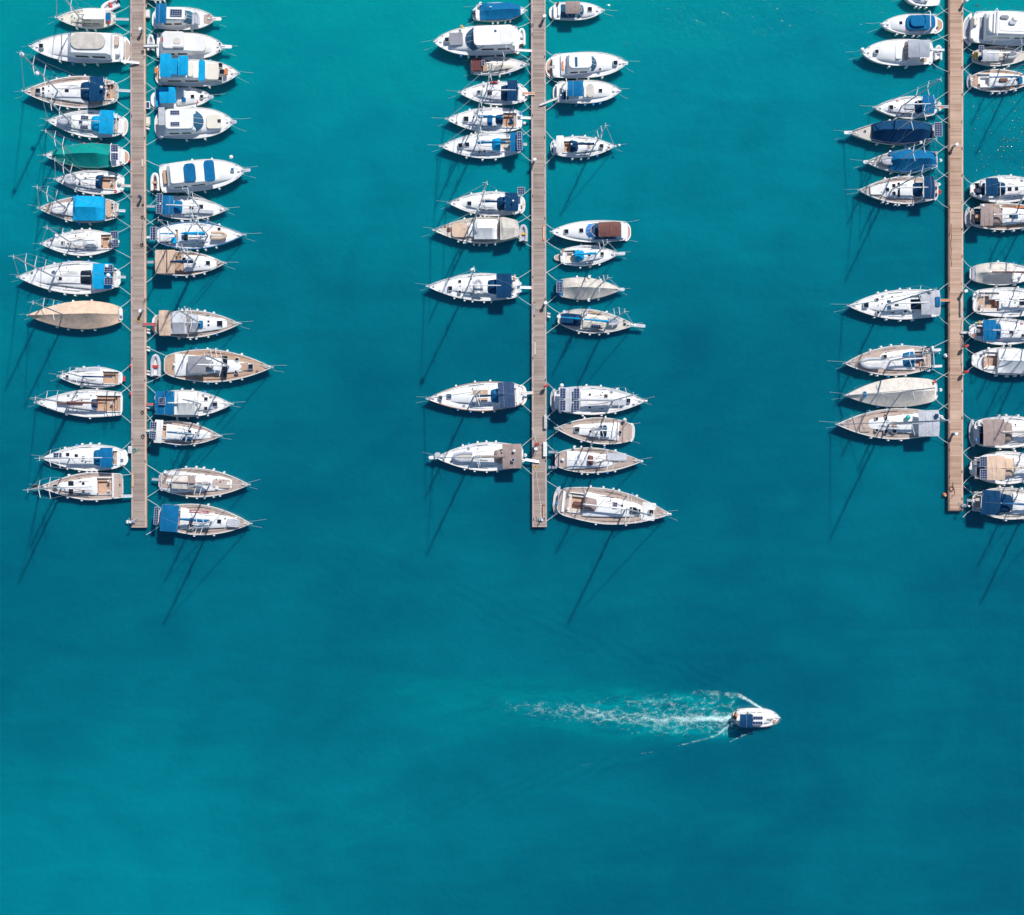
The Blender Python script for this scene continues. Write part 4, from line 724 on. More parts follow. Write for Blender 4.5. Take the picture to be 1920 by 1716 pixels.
sail('RR','sailboat with big taupe bimini and wooden side decks',(1819,407),(1985,405),50,'cr 1878 1955 .60 .3|bm 1838 1862 .82 taupe 2.0|sh 1861 1881 .7 taupe|mt 1930 16 1862 white .1|ht 1896 .0 .6|ht 1903 0 .9 .42 bglass|ck 1826 1840 .6 fresh navy|fn 4 5|pf .5 .8 lgrey lgrey|hb 1873 -.7|dm 1843 -.6 2.3 .25|pd plank 1905 1935 -.75 -.6 .2 .3 orange .1',deck='fresh',tr=.68,rnd_=.14)
sail('RR','sailboat with cream cover tapering to its boom',(1818,513),(1955,514),43,'tn 1829 1900 .85 beige 1.5 .2|mt 1916 13.5 1855 brown .12|fn 2 2|pd stern_seat 1822 1828 -.6 .6 0 .2 sgrey .3|ht 1935 0 .4 .05',deck='white',tr=.6,rnd_=.14)
sail('RR','white sailboat with open teak cockpit and L benches',(1824,566),(1990,568),56,'cr 1872 1955 .68 .3|ck 1829 1872 .62 fresh pale|mt 1925 16.5 1865 white .1|pd bench 1855 1876 -.5 -.15 .1 .35 offwhite .1|pd bench 1880 1892 .05 .35 .43 .6 offwhite .1|wh 1836 -.4|wh 1836 .3|hb 1822 -.3|hb 1830 -.7|fn 1 2|ht 1917 0 .9|ar 1844 .06 white|pd table 1865 1870 -.1 .3 -.2 .1 brown',tr=.74,rnd_=.08)
sail('RR','sailboat with bright blue bimini and white gangway',(1817,621),(1975,623),50,'cr 1872 1950 .66 .3|bm 1843 1868 .78 blue 2.0|sh 1868 1879 .6 blue|mt 1930 15.5 1856 white .1|ht 1896 .05 .5|ck 1829 1844 .6 grey white|gw .1 1.2 white|hb 1833 -.95 yellow|hb 1822 .75 orange|fn 1 1|ar 1828 .08 white|ht 1918 .3 .4',tr=.5,rnd_=.2)
sail('RR','sailboat with white tent forward and round stern ball',(1822,675),(1985,681),52,'tn 1871 1960 .88 white 1.7 .5|ck 1845 1872 .6 fresh white|mt 1925 16 1873 - .1|hb 1822 .0|dm 1846 -.6 .7 .25|dm 1853 -.8 .8 .25|fn 2 5|pd seat 1845 1850 -.3 .5 .1 .4 fresh .2|wh 1842|ar 1853 .06 grey',tr=.5,rnd_=.2)
sail('RR','sailboat with large taupe bimini and beige boom cover',(1827,812),(1990,807),60,'cr 1890 1960 .66 .3|bm 1843 1884 .82 taupe 2.0|sh 1883 1901 .66 taupe|mt 1935 17 1873 beige .2|pf .5 .85 lgrey sgrey|ck 1836 1846 .7 navy navy|fn 5 4|hb 1826 -.7|hb 1840 -.75|hb 1828 .75 skyblue|pd rail 1834 1842 -.7 -.4 .1 .4 white',tr=.78,rnd_=.1)
sail('RR','sailboat with tan double bimini and blue solar pair',(1819,878),(1985,876),62,'cr 1900 1960 .6 .3|bm 1850 1885 .72 tan 2.0|sh 1884 1904 .6 tan|so 1844 -.4 1.0 1.4 1.9|so 1844 .35 1.0 1.4 1.9|mt 1930 17 1872 tan .12|fn 1 2|ck 1828 1846 .6 slate grey|hb 1816 0|hb 1836 .5 red|pd gear 1825 1832 -.5 -.1 0 .3 grey',tr=.5,rnd_=.2)
sail('RR','sailboat with big navy bimini nearest the right pier end',(1823,940),(1990,950),60,'cr 1898 1960 .6 .3|bm 1840 1876 .76 navy 2.0|sh 1876 1900 .6 navy|mt 1935 17 1874 blue .16|gw -.05 .7 lgrey|fn 4 2|hb 1822 -.1|ck 1826 1842 .55 pale|ar 1839 .05',deck='pale',tr=.5,rnd_=.2)
# ---- the one under way
b = Boat('m', 'small white motorboat', '', (1381, 1345), (1461, 1346), 35, tr=.86, p=3.2, e=.62, rail='offwhite', rnd_=.035, tm=.38, cat='motorboat', group='motorboats under way',
         label='small white motorboat with navy bimini under way, trailing a foaming wake')
run(b, 'rl .4|cb 1410 1453 .74 .5 .55 white 0 .4 foredeck 0|cb 1406 1436 .70 .62 1.2 white .1 .2|pd roof 1412 1432 -.5 .62 1.3 1.45 white .1|so 1421 -.18 1.4 .45 1.5|so 1421 .36 1.4 .45 1.5|bm 1387 1412 .70 navy 1.7 .12|oa|pf .4 .6 white fresh|ht 1440 .05 .16 .62 black|ht 1444 .05 .16 .62 black|ht 1448 .05 .16 .62 black|pd rail_pad 1450 1456 .2 .6 .1 .2 fresh|hb 1379 -.6 orange')
deckgear(b)
# ------------------------------------------------------------------ piers
def plank_mat(name, c1, c2):
    m = bpy.data.materials.new(name); m.use_nodes = True
    t = m.node_tree; n = t.nodes; b = n['Principled BSDF']; L = t.links.new
    ge = n.new('ShaderNodeTexCoord'); sx = n.new('ShaderNodeSeparateXYZ'); L(ge.outputs['Object'], sx.inputs[0])
    def mth(op, a, b_=None):
        q = n.new('ShaderNodeMath'); q.operation = op
        for i, v in enumerate((a, b_)):
            if v is None: continue
            if isinstance(v, (int, float)): q.inputs[i].default_value = v
            else: L(v, q.inputs[i])
        return q.outputs[0]
    k = mth('FLOOR', mth('MULTIPLY', sx.outputs['Y'], 1/.19))
    wn = n.new('ShaderNodeTexWhiteNoise'); wn.noise_dimensions = '1D'; L(k, wn.inputs['W'])
    nz = n.new('ShaderNodeTexNoise'); nz.inputs['Scale'].default_value = .35; nz.inputs['Detail'].default_value = 5
    L(ge.outputs['Object'], nz.inputs['Vector'])
    mp = n.new('ShaderNodeMapping'); mp.inputs['Scale'].default_value = (1.2, 14, 1); L(ge.outputs['Object'], mp.inputs[0])
    n2 = n.new('ShaderNodeTexNoise'); n2.inputs['Scale'].default_value = 1.5; n2.inputs['Detail'].default_value = 4; L(mp.outputs[0], n2.inputs['Vector'])
    k2 = mth('FLOOR', mth('MULTIPLY', sx.outputs['Y'], 1/4.05)); w2 = n.new('ShaderNodeTexWhiteNoise'); w2.noise_dimensions = '1D'; L(k2, w2.inputs['W'])
    f = mth('ADD', mth('ADD', mth('MULTIPLY', wn.outputs[0], .40), mth('MULTIPLY', nz.outputs[0], .75)), mth('SUBTRACT', mth('MULTIPLY', n2.outputs[0], .5), .25))
    f = mth('ADD', mth('SUBTRACT', f, .17), mth('MULTIPLY', w2.outputs[0], .20))
    cr = n.new('ShaderNodeValToRGB'); L(f, cr.inputs[0]); e = cr.color_ramp.elements
    e[0].position = .1; e[0].color = (*c1, 1); e[1].position = .9; e[1].color = (*c2, 1)
    g1 = mth('LESS_THAN', mth('FRACT', mth('MULTIPLY', sx.outputs['Y'], 1/.19)), .09)
    g2 = mth('LESS_THAN', mth('FRACT', mth('MULTIPLY', sx.outputs['Y'], 1/4.05)), .022)
    g = mth('MAXIMUM', mth('MULTIPLY', g1, .55), mth('MULTIPLY', g2, .5))
    mx = n.new('ShaderNodeMix'); mx.data_type = 'RGBA'; L(g, mx.inputs[0]); L(cr.outputs[0], mx.inputs[6]); mx.inputs[7].default_value = (.10, .08, .07, 1)
    L(mx.outputs[2], b.inputs['Base Color']); b.inputs['Roughness'].default_value = .8; b.inputs['Specular IOR Level'].default_value = .2
    return m
PZ = .66
def pier(x0t, x1t, x0b, x1b, yend, m, beam_l, beam_r, label, cl, cr_, start=12):
    A = world(x0t, -60, PZ); B_ = world(x1t, -60, PZ); C = world(x0b, yend, PZ); D = world(x1b, yend, PZ)
    o = empty('pier', ((C.x+D.x)/2, C.y, 0)); tag(o, label, 'pier', 'piers'); ox, oy = (C.x+D.x)/2, C.y
    W = .26
    def q(p, dx=0): return (p.x-ox+dx, p.y-oy)
    def prism(name, a, b, c, d, z0, z1, mt):
        mb = MB(); pts = [a, b, d, c]; n = len(mb.v)
        mb.v += [(*p, z0) for p in pts]+[(*p, z1) for p in pts]
        mb.f += [(0,1,2,3),(7,6,5,4),(0,4,5,1),(1,5,6,2),(2,6,7,3),(3,7,4,0)]
        ob = mb.build(name, mt, o)
        return ob
    prism('deck', q(A, W), q(B_, -W), q(C, W), q(D, -W), PZ-.16, PZ, m)
    prism('edge_beam', q(A), q(A, W-.003), q(C), q(C, W-.003), .12, PZ+.02, beam_l)
    prism('edge_beam', q(B_, -W+.003), q(B_), q(D, -W+.003), q(D), .12, PZ+.02, beam_r)
    mb = MB(); n = 12; x0, y0 = q(C); x1, y1 = q(D)
    mb.box(x0-.02, x1+.02, -.02, .16, .10, PZ+.025); mb.build('end_beam', beam_l, o)
    for k in range(n):                                # pontoon floats under the deck
        y = (A.y-C.y)*(k+.5)/n; xl = x0+(q(A)[0]-x0)*(k+.5)/n; xr = x1+(q(B_)[0]-x1)*(k+.5)/n
        MB().rbox(xl+.25, xr-.25, y-2.4, y+2.4, -.4, PZ-.17, .2).build('float', 'sgrey', o)
    for side, (t, c) in enumerate(((A, C), (B_, D))):
        for k in range(20):
            ypx = yend-14-k*50.5-(side*9)
            w_ = world(0, ypx, PZ); f = (w_.y-C.y)/(A.y-C.y); x = c.x+(t.x-c.x)*f+(.17 if side == 0 else -.17)
            mb = MB().tube([(x-ox, w_.y-oy-.2, PZ+.11), (x-ox, w_.y-oy+.2, PZ+.11)], .04, 6)
            mb.rbox(x-ox-.05, x-ox+.05, w_.y-oy-.09, w_.y-oy+.09, PZ, PZ+.1, .02)
            mb.build('cleat', cl if (k+side) % 3 else cr_, o)
    return o
pm1 = plank_mat('pier_planks_greyed', (.235,.175,.145), (.49,.39,.335))
pm2 = plank_mat('pier_planks_fresh', (.36,.22,.145), (.66,.46,.345))
beamp = mat('beam_peach', (.74, .52, .40), .8, .10, 1.2, stretch=(1, .4, 1)); beamg = mat('beam_grey', (.50, .40, .36), .8, .12, 1.2)
beamb = mat('beam_brown', (.24, .16, .13), .85, .15, 1.2)
pier(244, 272.3, 246.3, 275, 989, pm1, beamg, beamp, 'long greyed wooden pier on the left with a peach edge beam', 'beige', 'black')
pier(995.5, 1022.8, 998, 1025.3, 988, pm1, beamg, beamg, 'long pinkish grey wooden pier in the middle of the photo', 'beige', 'black')
pier(1778, 1806, 1778, 1805.8, 958, pm2, beamb, beamp, 'long fresh orange toned wooden pier on the right', 'brown', 'beige')

def put(name, px, py, z, rz, label, cat, group=None):
    c = world(px, py, z); o = empty(name, (c.x, c.y, z), R(rz)); return tag(o, label, cat, group)
def pedestal(px, py, label, col='white', top='lgrey', rz=0):
    o = put('service_pedestal', px, py, PZ, rz, label, 'service post', 'service pedestals on the piers')
    MB().rbox(-.16, .16, -.13, .13, 0, 1.15, .06).build('post', col, o)
    MB().rbox(-.26, .26, -.22, .22, 1.15, 1.36, .12, .05).build('cap', top, o)
    MB().rbox(-.12, .12, -.16, -.125, .55, .95, .02).build('socket_panel', 'navy', o)
for x, y, l, c, tp, rz in (
    (266, 60, 'white service pedestal on the left pier beside the covered cream yacht', 'lgrey', 'white', 70),
    (265, 372, 'small dark topped service pedestal on the left pier beside the twin panel sailboat', 'sgrey', 'slate', 70),
    (266, 585, 'blue and white service pedestal on the left pier beside a yellow hose', 'blue', 'white', 80),
    (1019, 36, 'white service pedestal near the top of the middle pier', 'lgrey', 'white', 20),
    (1001, 303, 'white service pedestal on the left edge of the middle pier', 'white', 'white', 0),
    (1021, 570, 'white service pedestal on the middle pier beside the peach decked ketch', 'lgrey', 'white', 15),
    (1003, 842, 'white service pedestal on the middle pier beside a red hose box', 'sgrey', 'white', 0),
    (1806, 6, 'white service pedestal near the top of the right pier', 'lgrey', 'white', 40),
    (1787, 275, 'white service pedestal on the left edge of the right pier beside the blue cover', 'lgrey', 'white', 40),
    (1804, 548, 'white service pedestal on the right pier opposite the orange gangplank', 'lgrey', 'white', 20),
    (1786, 814, 'white and blue service pedestal on the left edge of the right pier', 'blue', 'white', 20)):
    pedestal(x, y, l, c, tp, rz)
def lifebuoy(px, py, label):
    o = put('lifebuoy_stand', px, py, PZ, 20, label, 'lifebuoy', 'red lifebuoy stands on the piers')
    MB().tube([(0, 0, 0), (0, 0, 1.3)], .05, 6).build('post', 'steel', o)
    MB().rbox(-.34, .34, -.12, .12, .75, 1.45, .15, .05).build('case', 'red', o, True)
    MB().tube([(.24*math.cos(2*math.pi*k/14), -.16, 1.1+.24*math.sin(2*math.pi*k/14)) for k in range(15)], .06, 6).build('ring', 'red', o, True)
lifebuoy(1022, 724, 'red lifebuoy stand on the right edge of the middle pier')
lifebuoy(1005, 832, 'red lifebuoy stand on the left edge of the middle pier near its end')
lifebuoy(1805, 650, 'upper of two red lifebuoy stands on the right pier')
lifebuoy(1805, 698, 'lower of two red lifebuoy stands on the right pier')
for x, y, l in ((246, 687, 'upper of two red floats on the left edge of the left pier'), (246, 739, 'lower of two red floats on the left edge of the left pier'),
                (245, 303, 'small orange red float on the left pier by the green covered sailboat')):
    c = world(x, y, .3); m = MB().ball((c.x, c.y, .35), .30, .30, .42, 12, 8)
    o = m.build('pier_float', 'red', None, True); tag(o, l, 'float', 'red floats on the pier edge')
    MB().tube([(c.x, c.y, .7), (c.x+.3, c.y+.1, PZ+.05)], .03, 5).build('lanyard', 'rope', o)
def coil(px, py, r, col, label, z=PZ, cat='hose'):  # black coils also carry the shadow of a cleat in their colour
    c = world(px, py, z); pts = []
    for i in range(40):
        a = i*.55; q = r*(.45+.55*((i*7) % 11)/11); pts.append((c.x+q*math.cos(a), c.y+q*math.sin(a)*1.1, z+.04+.002*i))
    o = MB().tube(pts, .035, 5).build('coiled_hose', col, None, True); tag(o, label, cat, 'coiled hoses and ropes on the piers')
coil(260, 600, .38, 'yellow', 'coiled yellow hose at the foot of the red gangway')
coil(268, 385, .20, 'black', 'small rope coil blackened for cleat shadow on the left pier above the blue ketch')
coil(268, 98, .26, 'black', 'small rope coil blackened for cleat shadow on the left pier beside the cream yacht')
coil(267, 408, .26, 'black', 'rope coil blackened for cleat shadow on the left pier level with the twin panel sailboat')
coil(266, 460, .28, 'black', 'rope coil blackened for cleat shadow on the left pier beside the tan awning sailboat')
coil(267, 774, .28, 'black', 'rope coil blackened for cleat shadow on the left pier beside the white tent sailboat')
coil(268, 819, .32, 'black', 'rope coil blackened for cleat shadow on the left pier beside the cream bimini sailboat')
coil(252, 845, .34, 'green', 'green hose coiled on the left pier beside a white dock box')
coil(998, 48, .28, 'grey', 'grey rope ring near the top of the middle pier', cat='rope')
coil(1003, 876, .26, 'yellow', 'pale yellow rope coil beside the last white gangway', cat='rope')
coil(1784, 917, .45, 'brown', 'tangled brown rope near the end of the right pier', cat='rope')
def box(name, x0, x1, y0, y1, z0, z1, col, label, cat, group=None, lid=None):
    a = world(x0, y0, z1); c = world(x1, y1, z1)
    o = empty(name, ((a.x+c.x)/2, (a.y+c.y)/2, z0)); tag(o, label, cat, group); w_, d = abs(c.x-a.x)/2, abs(c.y-a.y)/2
    MB().rbox(-w_, w_, -d, d, 0, z1-z0, .06).build('body', col, o)
    if lid: MB().rbox(-w_*.72, w_*.72, -d*.78, d*.78, z1-z0-.01, z1-z0+.035, .05).build('lid', lid, o)
box('dock_box', 1020, 1025.5, 778, 804, PZ, PZ+.5, 'lgrey', 'pale grey long dock box on the middle pier', 'dock box', 'long dock boxes on the middle pier', 'beige')
box('dock_box', 1018.5, 1025.5, 829, 856, PZ, PZ+.5, 'white', 'white long dock box on the middle pier', 'dock box', 'long dock boxes on the middle pier', 'offwhite')
box('plank_board', 1017.5, 1021, 422, 451, PZ+.02, PZ+.12, 'orange', 'orange board lying on the middle pier', 'board', 'boards lying on the piers', 'tan')
box('plank_board', 265, 268.5, 298, 313, PZ+.02, PZ+.12, 'tan', 'short salmon board on the left pier', 'board', 'boards lying on the piers', 'pale')
box('plank_board', 247, 250.5, 888, 914, PZ+.03, PZ+.13, 'fresh', 'long orange board on the left edge of the left pier', 'board', 'boards lying on the piers', 'tan')
box('plank_board', 1017, 1022, 946, 974, PZ+.02, PZ+.12, 'brown', 'brown board near the end of the middle pier', 'board', 'boards lying on the piers', 'fresh')
box('dock_box', 1801, 1804.5, 560, 592, PZ, PZ+.35, 'lgrey', 'narrow grey blue box on the right pier below the pedestal', 'dock box', 'narrow boxes on the right pier', 'tan')
box('boarding_step', 272, 281, 18, 33, .3, .62, 'beige', 'beige boarding step with a hole beside the blue covered yacht', 'step', 'boarding steps on the left pier', 'offwhite')
box('boarding_step', 273, 281, 190, 204, .3, .62, 'white', 'white boarding step with a dark slot beside the left pier', 'step', 'boarding steps on the left pier', 'slate')
box('boarding_step', 273, 281.5, 219, 234, .3, .62, 'beige', 'beige boarding step beside the hardtop motor yacht', 'step', 'boarding steps on the left pier', 'cream')
box('dock_box', 240, 246, 837, 850, .4, 1.0, 'white', 'white dock box hanging over the left edge of the left pier', 'dock box', None, 'lgrey')
def fender_pair(px, py, label, c1='beige', c2='white'):
    o = put('hanging_fender', px, py, .2, 0, label, 'fender', 'fenders hanging from the piers')
    MB().tube([(0, .3, .35), (.25, .25, .3), (.5, .2, .3)], .15, 7).build('fender', c1, o, True)
    MB().tube([(0, -.15, .35), (.25, -.2, .3), (.5, -.28, .3)], .15, 7).build('fender', c2, o, True)
for x, y, l in ((276, 655, 'pair of pale fenders above the dinghy of the long teak yacht'), (276, 700, 'pair of pale fenders below the dinghy of the long teak yacht'),
                (276, 622, 'pair of pale fenders below the red gangway'), (275, 240, 'pair of pinkish fenders beside the hardtop motor yacht'),
                (275, 762, 'pair of pale fenders beside the blue bimini sailboat'), (1025, 592, 'pair of salmon fenders on the middle pier beside the peach ketch')):
    fender_pair(x, y, l)
for x, y, l in ((240, 979, 'round white mooring buoy beside the end of the left pier'), (1773, 667, 'white mooring buoy left of the right pier'), (1771, 928, 'orange and white buoy left of the right pier end')):
    c = world(x, y, .2); o = MB().ball((c.x, c.y, .18), .33, .33, .30, 12, 8).build('mooring_buoy', 'white' if y != 928 else 'orange', None, True); tag(o, l, 'buoy', 'small buoys beside the piers')
    MB().tube([(c.x+.18*math.cos(2*math.pi*k/8), c.y+.18*math.sin(2*math.pi*k/8), .47) for k in range(9)], .03, 5).build('ring', 'steel', o)
def endframe(px, py, label):
    o = put('lamp_bracket', px, py, PZ, 0, label, 'navigation light', 'navigation lights at the pier ends')
    MB().tube([(0, 0, 0), (0, 0, 1.7)], .06, 6).build('pole', 'steel', o)
    MB().tube([(-.7, .5, .0), (0, 0, 1.2), (.7, .5, 0)], .045, 5).build('brace', 'steel', o)
    MB().tube([(0, 0, 1.7), (0, 0, 1.95)], .14, 8).build('lamp', 'white', o)
    MB().rbox(-.35, .35, -.25, .25, 0, .3, .15).build('base', 'sgrey', o)
endframe(250, 978, 'small light pole on a grey base at the end of the left pier')
endframe(1014, 974, 'small light pole on a grey base at the end of the middle pier')
endframe(1806, 948, 'small light pole on a grey base at the end of the right pier')

def hose(pts, col, label):
    v = [world(x, y, PZ+.04) for x, y in pts]; P = []
    for a, b_ in zip(v[:-1], v[1:]):
        for i in range(5): P.append(a.lerp(b_, i/5)+Vector((.06*math.sin(i*1.7+a.y), 0, 0)))
    o = MB().tube(P+[v[-1]], .032, 5).build('cable', col, None, True); tag(o, label, 'hose', 'hoses and cables lying on the piers')
hose([(1003, 876), (1007, 900), (1012, 935), (1014, 972)], 'offwhite', 'white hose running along the end of the middle pier')
hose([(1006, 830), (1002, 815), (997, 803)], 'rope', 'short pale hose above the red hose box on the middle pier')
hose([(1001, 842), (1010, 832), (1004, 850), (1000, 862)], 'slate', 'dark hose below the last pedestal of the middle pier')
hose([(1804, 595), (1801, 640), (1803, 690), (1804, 700)], 'grey', 'thin grey cable between the lifebuoys of the right pier')
hose([(268, 420), (265, 440), (268, 462)], 'black', 'short black cable between two rope coils on the left pier')
hose([(262, 842), (256, 846), (248, 850)], 'green', 'green hose end trailing across the left pier')
hose([(1786, 905), (1790, 925), (1783, 935)], 'black', 'frayed black rope near the end of the right pier')
hose([(1784, 420), (1783, 460), (1784, 500)], 'brown', 'long brown cable on the left edge of the right pier')
box('access_hatch', 999.5, 1003.5, 566, 594, PZ-.02, PZ+.03, 'brown', 'long dark cover plate set in the left of the middle pier', 'cover plate', 'cover plates set in the middle pier', 'sgrey')
box('access_hatch', 1001, 1005, 638, 668, PZ-.02, PZ+.03, 'taupe', 'second long cover plate lower down the middle pier', 'cover plate', 'cover plates set in the middle pier', 'beige')

# ------------------------------------------------------------------ dinghies
dinghy(206, 12, 36, 20, 205, .0, 'white', 'lgrey', 'small white dinghy with red cushion beside the cream motorsailer', seat='red')
dinghy(120, 226, 27, 18, 180, 1.45, 'sgrey', 'lgrey', 'grey upturned dinghy on the foredeck of the azure bimini sailboat', True)
dinghy(131, 337, 23, 18, 180, 1.3, 'lgrey', 'lgrey', 'pale grey upturned dinghy on the navy sprayhood sailboat', True)
dinghy(108, 393, 27, 17, 180, 1.4, 'lgrey', 'offwhite', 'pale upturned dinghy on the foredeck ahead of an azure awning', True)
dinghy(367, 34, 24, 15, 90, 1.9, 'lgrey', 'lgrey', 'grey upturned dinghy on the foredeck of the blue aft cover yacht', True)
dinghy(283, 80, 30, 15, 90, .45, 'white', 'grey', 'white dinghy with dark outboard behind the cream flybridge yacht')
dinghy(291, 341, 34, 18, 90, .45, 'white', 'brown', 'white dinghy behind the yacht with two blue seat covers', seat='fresh')
dinghy(411, 442, 30, 16, 0, 1.55, 'tan', 'beige', 'tan covered dinghy on the foredeck of the blue trimmed ketch', True)
dinghy(292, 685, 42, 20, 90, .35, 'lgrey', 'offwhite', 'pale grey dinghy hanging behind the long teak decked yacht', seat='red')
dinghy(978, 69, 32, 15, 90, .45, 'white', 'offwhite', 'white dinghy behind the white hardtop yacht on the middle pier')
dinghy(981, 437, 32, 17, 90, .45, 'lgrey', 'sgrey', 'grey dinghy with yellow ends behind the white tent ketch', seat='yellow')
dinghy(897, 537, 28, 17, 90, 1.75, 'lgrey', 'offwhite', 'pale upturned dinghy on the cabin of the wide navy bimini sailboat', True)
dinghy(867, 857, 37, 20, 180, 1.35, 'sgrey', 'beige', 'cream upturned dinghy on the foredeck of the taupe bimini sailboat', True)
dinghy(1151, 603, 22, 16, 0, 1.35, 'lgrey', 'sgrey', 'small grey upturned dinghy on the peach decked ketch', True)
dinghy(1759, 99, 28, 15, 90, .4, 'white', 'white', 'white tender with seats behind the grey bimini motor yacht')
dinghy(1664, 302, 26, 16, 180, 1.3, 'sgrey', 'lgrey', 'grey dinghy on the foredeck ahead of the bright blue cover', True)
dinghy(1631, 681, 39, 22, 180, 1.35, 'lgrey', 'offwhite', 'pale dinghy on the foredeck of the sailboat with stern davits', True)
dinghy(1896, 103, 24, 15, 0, 1.25, 'lgrey', 'grey', 'grey dinghy on the foredeck of the grey canopy sailboat', True)

# ------------------------------------------------------------------ the wake
def seg(px, py, pts):
    best = (1e9, 0); n = len(pts)-1
    for i in range(n):
        ax, ay = pts[i]; bx, by = pts[i+1]; dx, dy = bx-ax, by-ay
        t = max(0, min(1, ((px-ax)*dx+(py-ay)*dy)/(dx*dx+dy*dy))); d = math.hypot(px-ax-t*dx, py-ay-t*dy)
        if d < best[0]: best = (d, (i+t)/n)
    return best
def g(d, s): return math.exp(-(d/s)**2)
core = [(1378, 1347), (1300, 1348), (1220, 1350), (1150, 1345), (1080, 1336), (1000, 1328), (930, 1322), (860, 1312), (790, 1300)]
up = [(1430, 1330), (1405, 1314), (1385, 1303), (1350, 1301), (1300, 1299)]
lo1 = [(1380, 1355), (1362, 1364), (1345, 1378), (1322, 1386), (1296, 1392), (1268, 1400)]
lo2 = [(1412, 1372), (1396, 1378), (1368, 1391)]
far = [(1292, 1395), (1230, 1408), (1160, 1421), (1130, 1427), (1090, 1436), (1060, 1441), (1010, 1452)]
inn = [(1366, 1327), (1350, 1316), (1330, 1306)]
nx_, ny_ = 400, 110; X0, X1, Y0, Y1 = 540, 1440, 1255, 1475
me = bpy.data.meshes.new('wake'); V = []; Fo = []; Ae = []
for j in range(ny_):
    for i in range(nx_):
        px = X0+(X1-X0)*i/(nx_-1); py = Y0+(Y1-Y0)*j/(ny_-1)
        p = world(px, py, .02); V.append((p.x, p.y, .02))
        d, t = seg(px, py, core); f = g(d, 8+22*t)*max(0, 1.0-1.15*t**.85)*1.08
        if px > 1150: f = max(f, g(d, 8+6*t)*.95*(1-t*1.2))
        d, t = seg(px, py, core); f = max(f, g(d, 25+6*t)*.66*(1-t**3.2))
        d, t = seg(px, py, up); f = max(f, g(d, 2.6+9*t)*(.98-.45*t))
        d, t = seg(px, py, lo1); f = max(f, g(d, 4.6-1.5*t)*(.98-.4*t))
        d, t = seg(px, py, lo2); f = max(f, g(d, 2.4)*.8)
        d, t = seg(px, py, inn); f = max(f, g(d, 2)*.6)
        d, t = seg(px, py, far); f = max(f, g(d, 2.6)*(.66-.3*t)*(.75+.25*math.sin(px*.11)))
        # turbulent, aerated band between the arms
        yu = 1300+max(0, (1400-px))*.0-(1300-px)*.035 if px < 1300 else 1300; yu = 1300-(max(0, 1300-px))*.055
        yl = 1386-max(0, 1200-px)*.10
        sw = 4+max(0, 1330-px)*.022; band = 1/(1+math.exp(-(py-yu)/sw))/(1+math.exp((py-yl)/sw))
        fade = max(0, min(1, (px-540)/680))**1.0*(1 if px < 1375 else max(0, 1-(px-1375)/14))
        a = band*fade; f = max(f, a*.52*(.4+.6*fade))
        if px > 1380: f *= 1
        ed = min(1, (px-X0)/60)*min(1, (py-Y0)/12)*min(1, (Y1-py)/12)*min(1, (X1-px)/6)
        Fo.append(max(0, f*ed)); Ae.append(max(0, a*ed))
F_ = [(j*nx_+i, (j+1)*nx_+i, (j+1)*nx_+i+1, j*nx_+i+1) for j in range(ny_-1) for i in range(nx_-1)]
F_ = [f for f in F_ if max(Fo[k] for k in f) > .02 or max(Ae[k] for k in f) > .02]
me.from_pydata(V, [], F_); me.update()
for nm, dat in (('foam', Fo), ('air', Ae)):
    at = me.attributes.new(nm, 'FLOAT', 'POINT'); at.data.foreach_set('value', dat)
wk = link(bpy.data.objects.new('wake', me)); tag(wk, 'white foaming wake trailing left behind the small motorboat', 'wake', kind='stuff')
m = bpy.data.materials.new('foam'); m.use_nodes = True; t = m.node_tree; n = t.nodes; L = t.links.new; bs = n['Principled BSDF']; out = n['Material Output']
def mth(op, a, b_=None, c_=None, clamp=False):
    q = n.new('ShaderNodeMath'); q.operation = op; q.use_clamp = clamp
    for i, v in enumerate((a, b_, c_)):
        if v is None: continue
        if isinstance(v, (int, float)): q.inputs[i].default_value = v
        else: L(v, q.inputs[i])
    return q.outputs[0]
geo = n.new('ShaderNodeNewGeometry')
mpp = n.new('ShaderNodeMapping'); mpp.inputs['Scale'].default_value = (.62, 1.3, 1); L(geo.outputs['Position'], mpp.inputs[0])
na = n.new('ShaderNodeTexNoise'); na.inputs['Scale'].default_value = 1.15; na.inputs['Detail'].default_value = 8; na.inputs['Roughness'].default_value = .72; na.inputs['Distortion'].default_value = 1.3; L(mpp.outputs[0], na.inputs['Vector'])
vo = n.new('ShaderNodeTexVoronoi'); vo.feature = 'DISTANCE_TO_EDGE'; vo.inputs['Scale'].default_value = .75
dn = n.new('ShaderNodeVectorMath'); dn.operation = 'MULTIPLY_ADD'; L(na.outputs['Color'], dn.inputs[0]); dn.inputs[1].default_value = (1.6, 1.6, 0); L(mpp.outputs[0], dn.inputs[2]); L(dn.outputs[0], vo.inputs['Vector'])
web = mth('SUBTRACT', 1.0, mth('MULTIPLY', vo.outputs['Distance'], 5.0, clamp=True), clamp=True)
af = n.new('ShaderNodeAttribute'); af.attribute_name = 'foam'; aa = n.new('ShaderNodeAttribute'); aa.attribute_name = 'air'
nf = n.new('ShaderNodeTexNoise'); nf.inputs['Scale'].default_value = 4.5; nf.inputs['Detail'].default_value = 5; nf.inputs['Roughness'].default_value = .7; L(geo.outputs['Position'], nf.inputs['Vector'])
nn = mth('ADD', mth('ADD', mth('MULTIPLY', na.outputs[0], .62), mth('MULTIPLY', web, .11)), mth('MULTIPLY', nf.outputs[0], .50))
al = mth('MULTIPLY', mth('SUBTRACT', mth('ADD', nn, mth('MULTIPLY', af.outputs['Fac'], .62)), .945), 3.0, clamp=True)
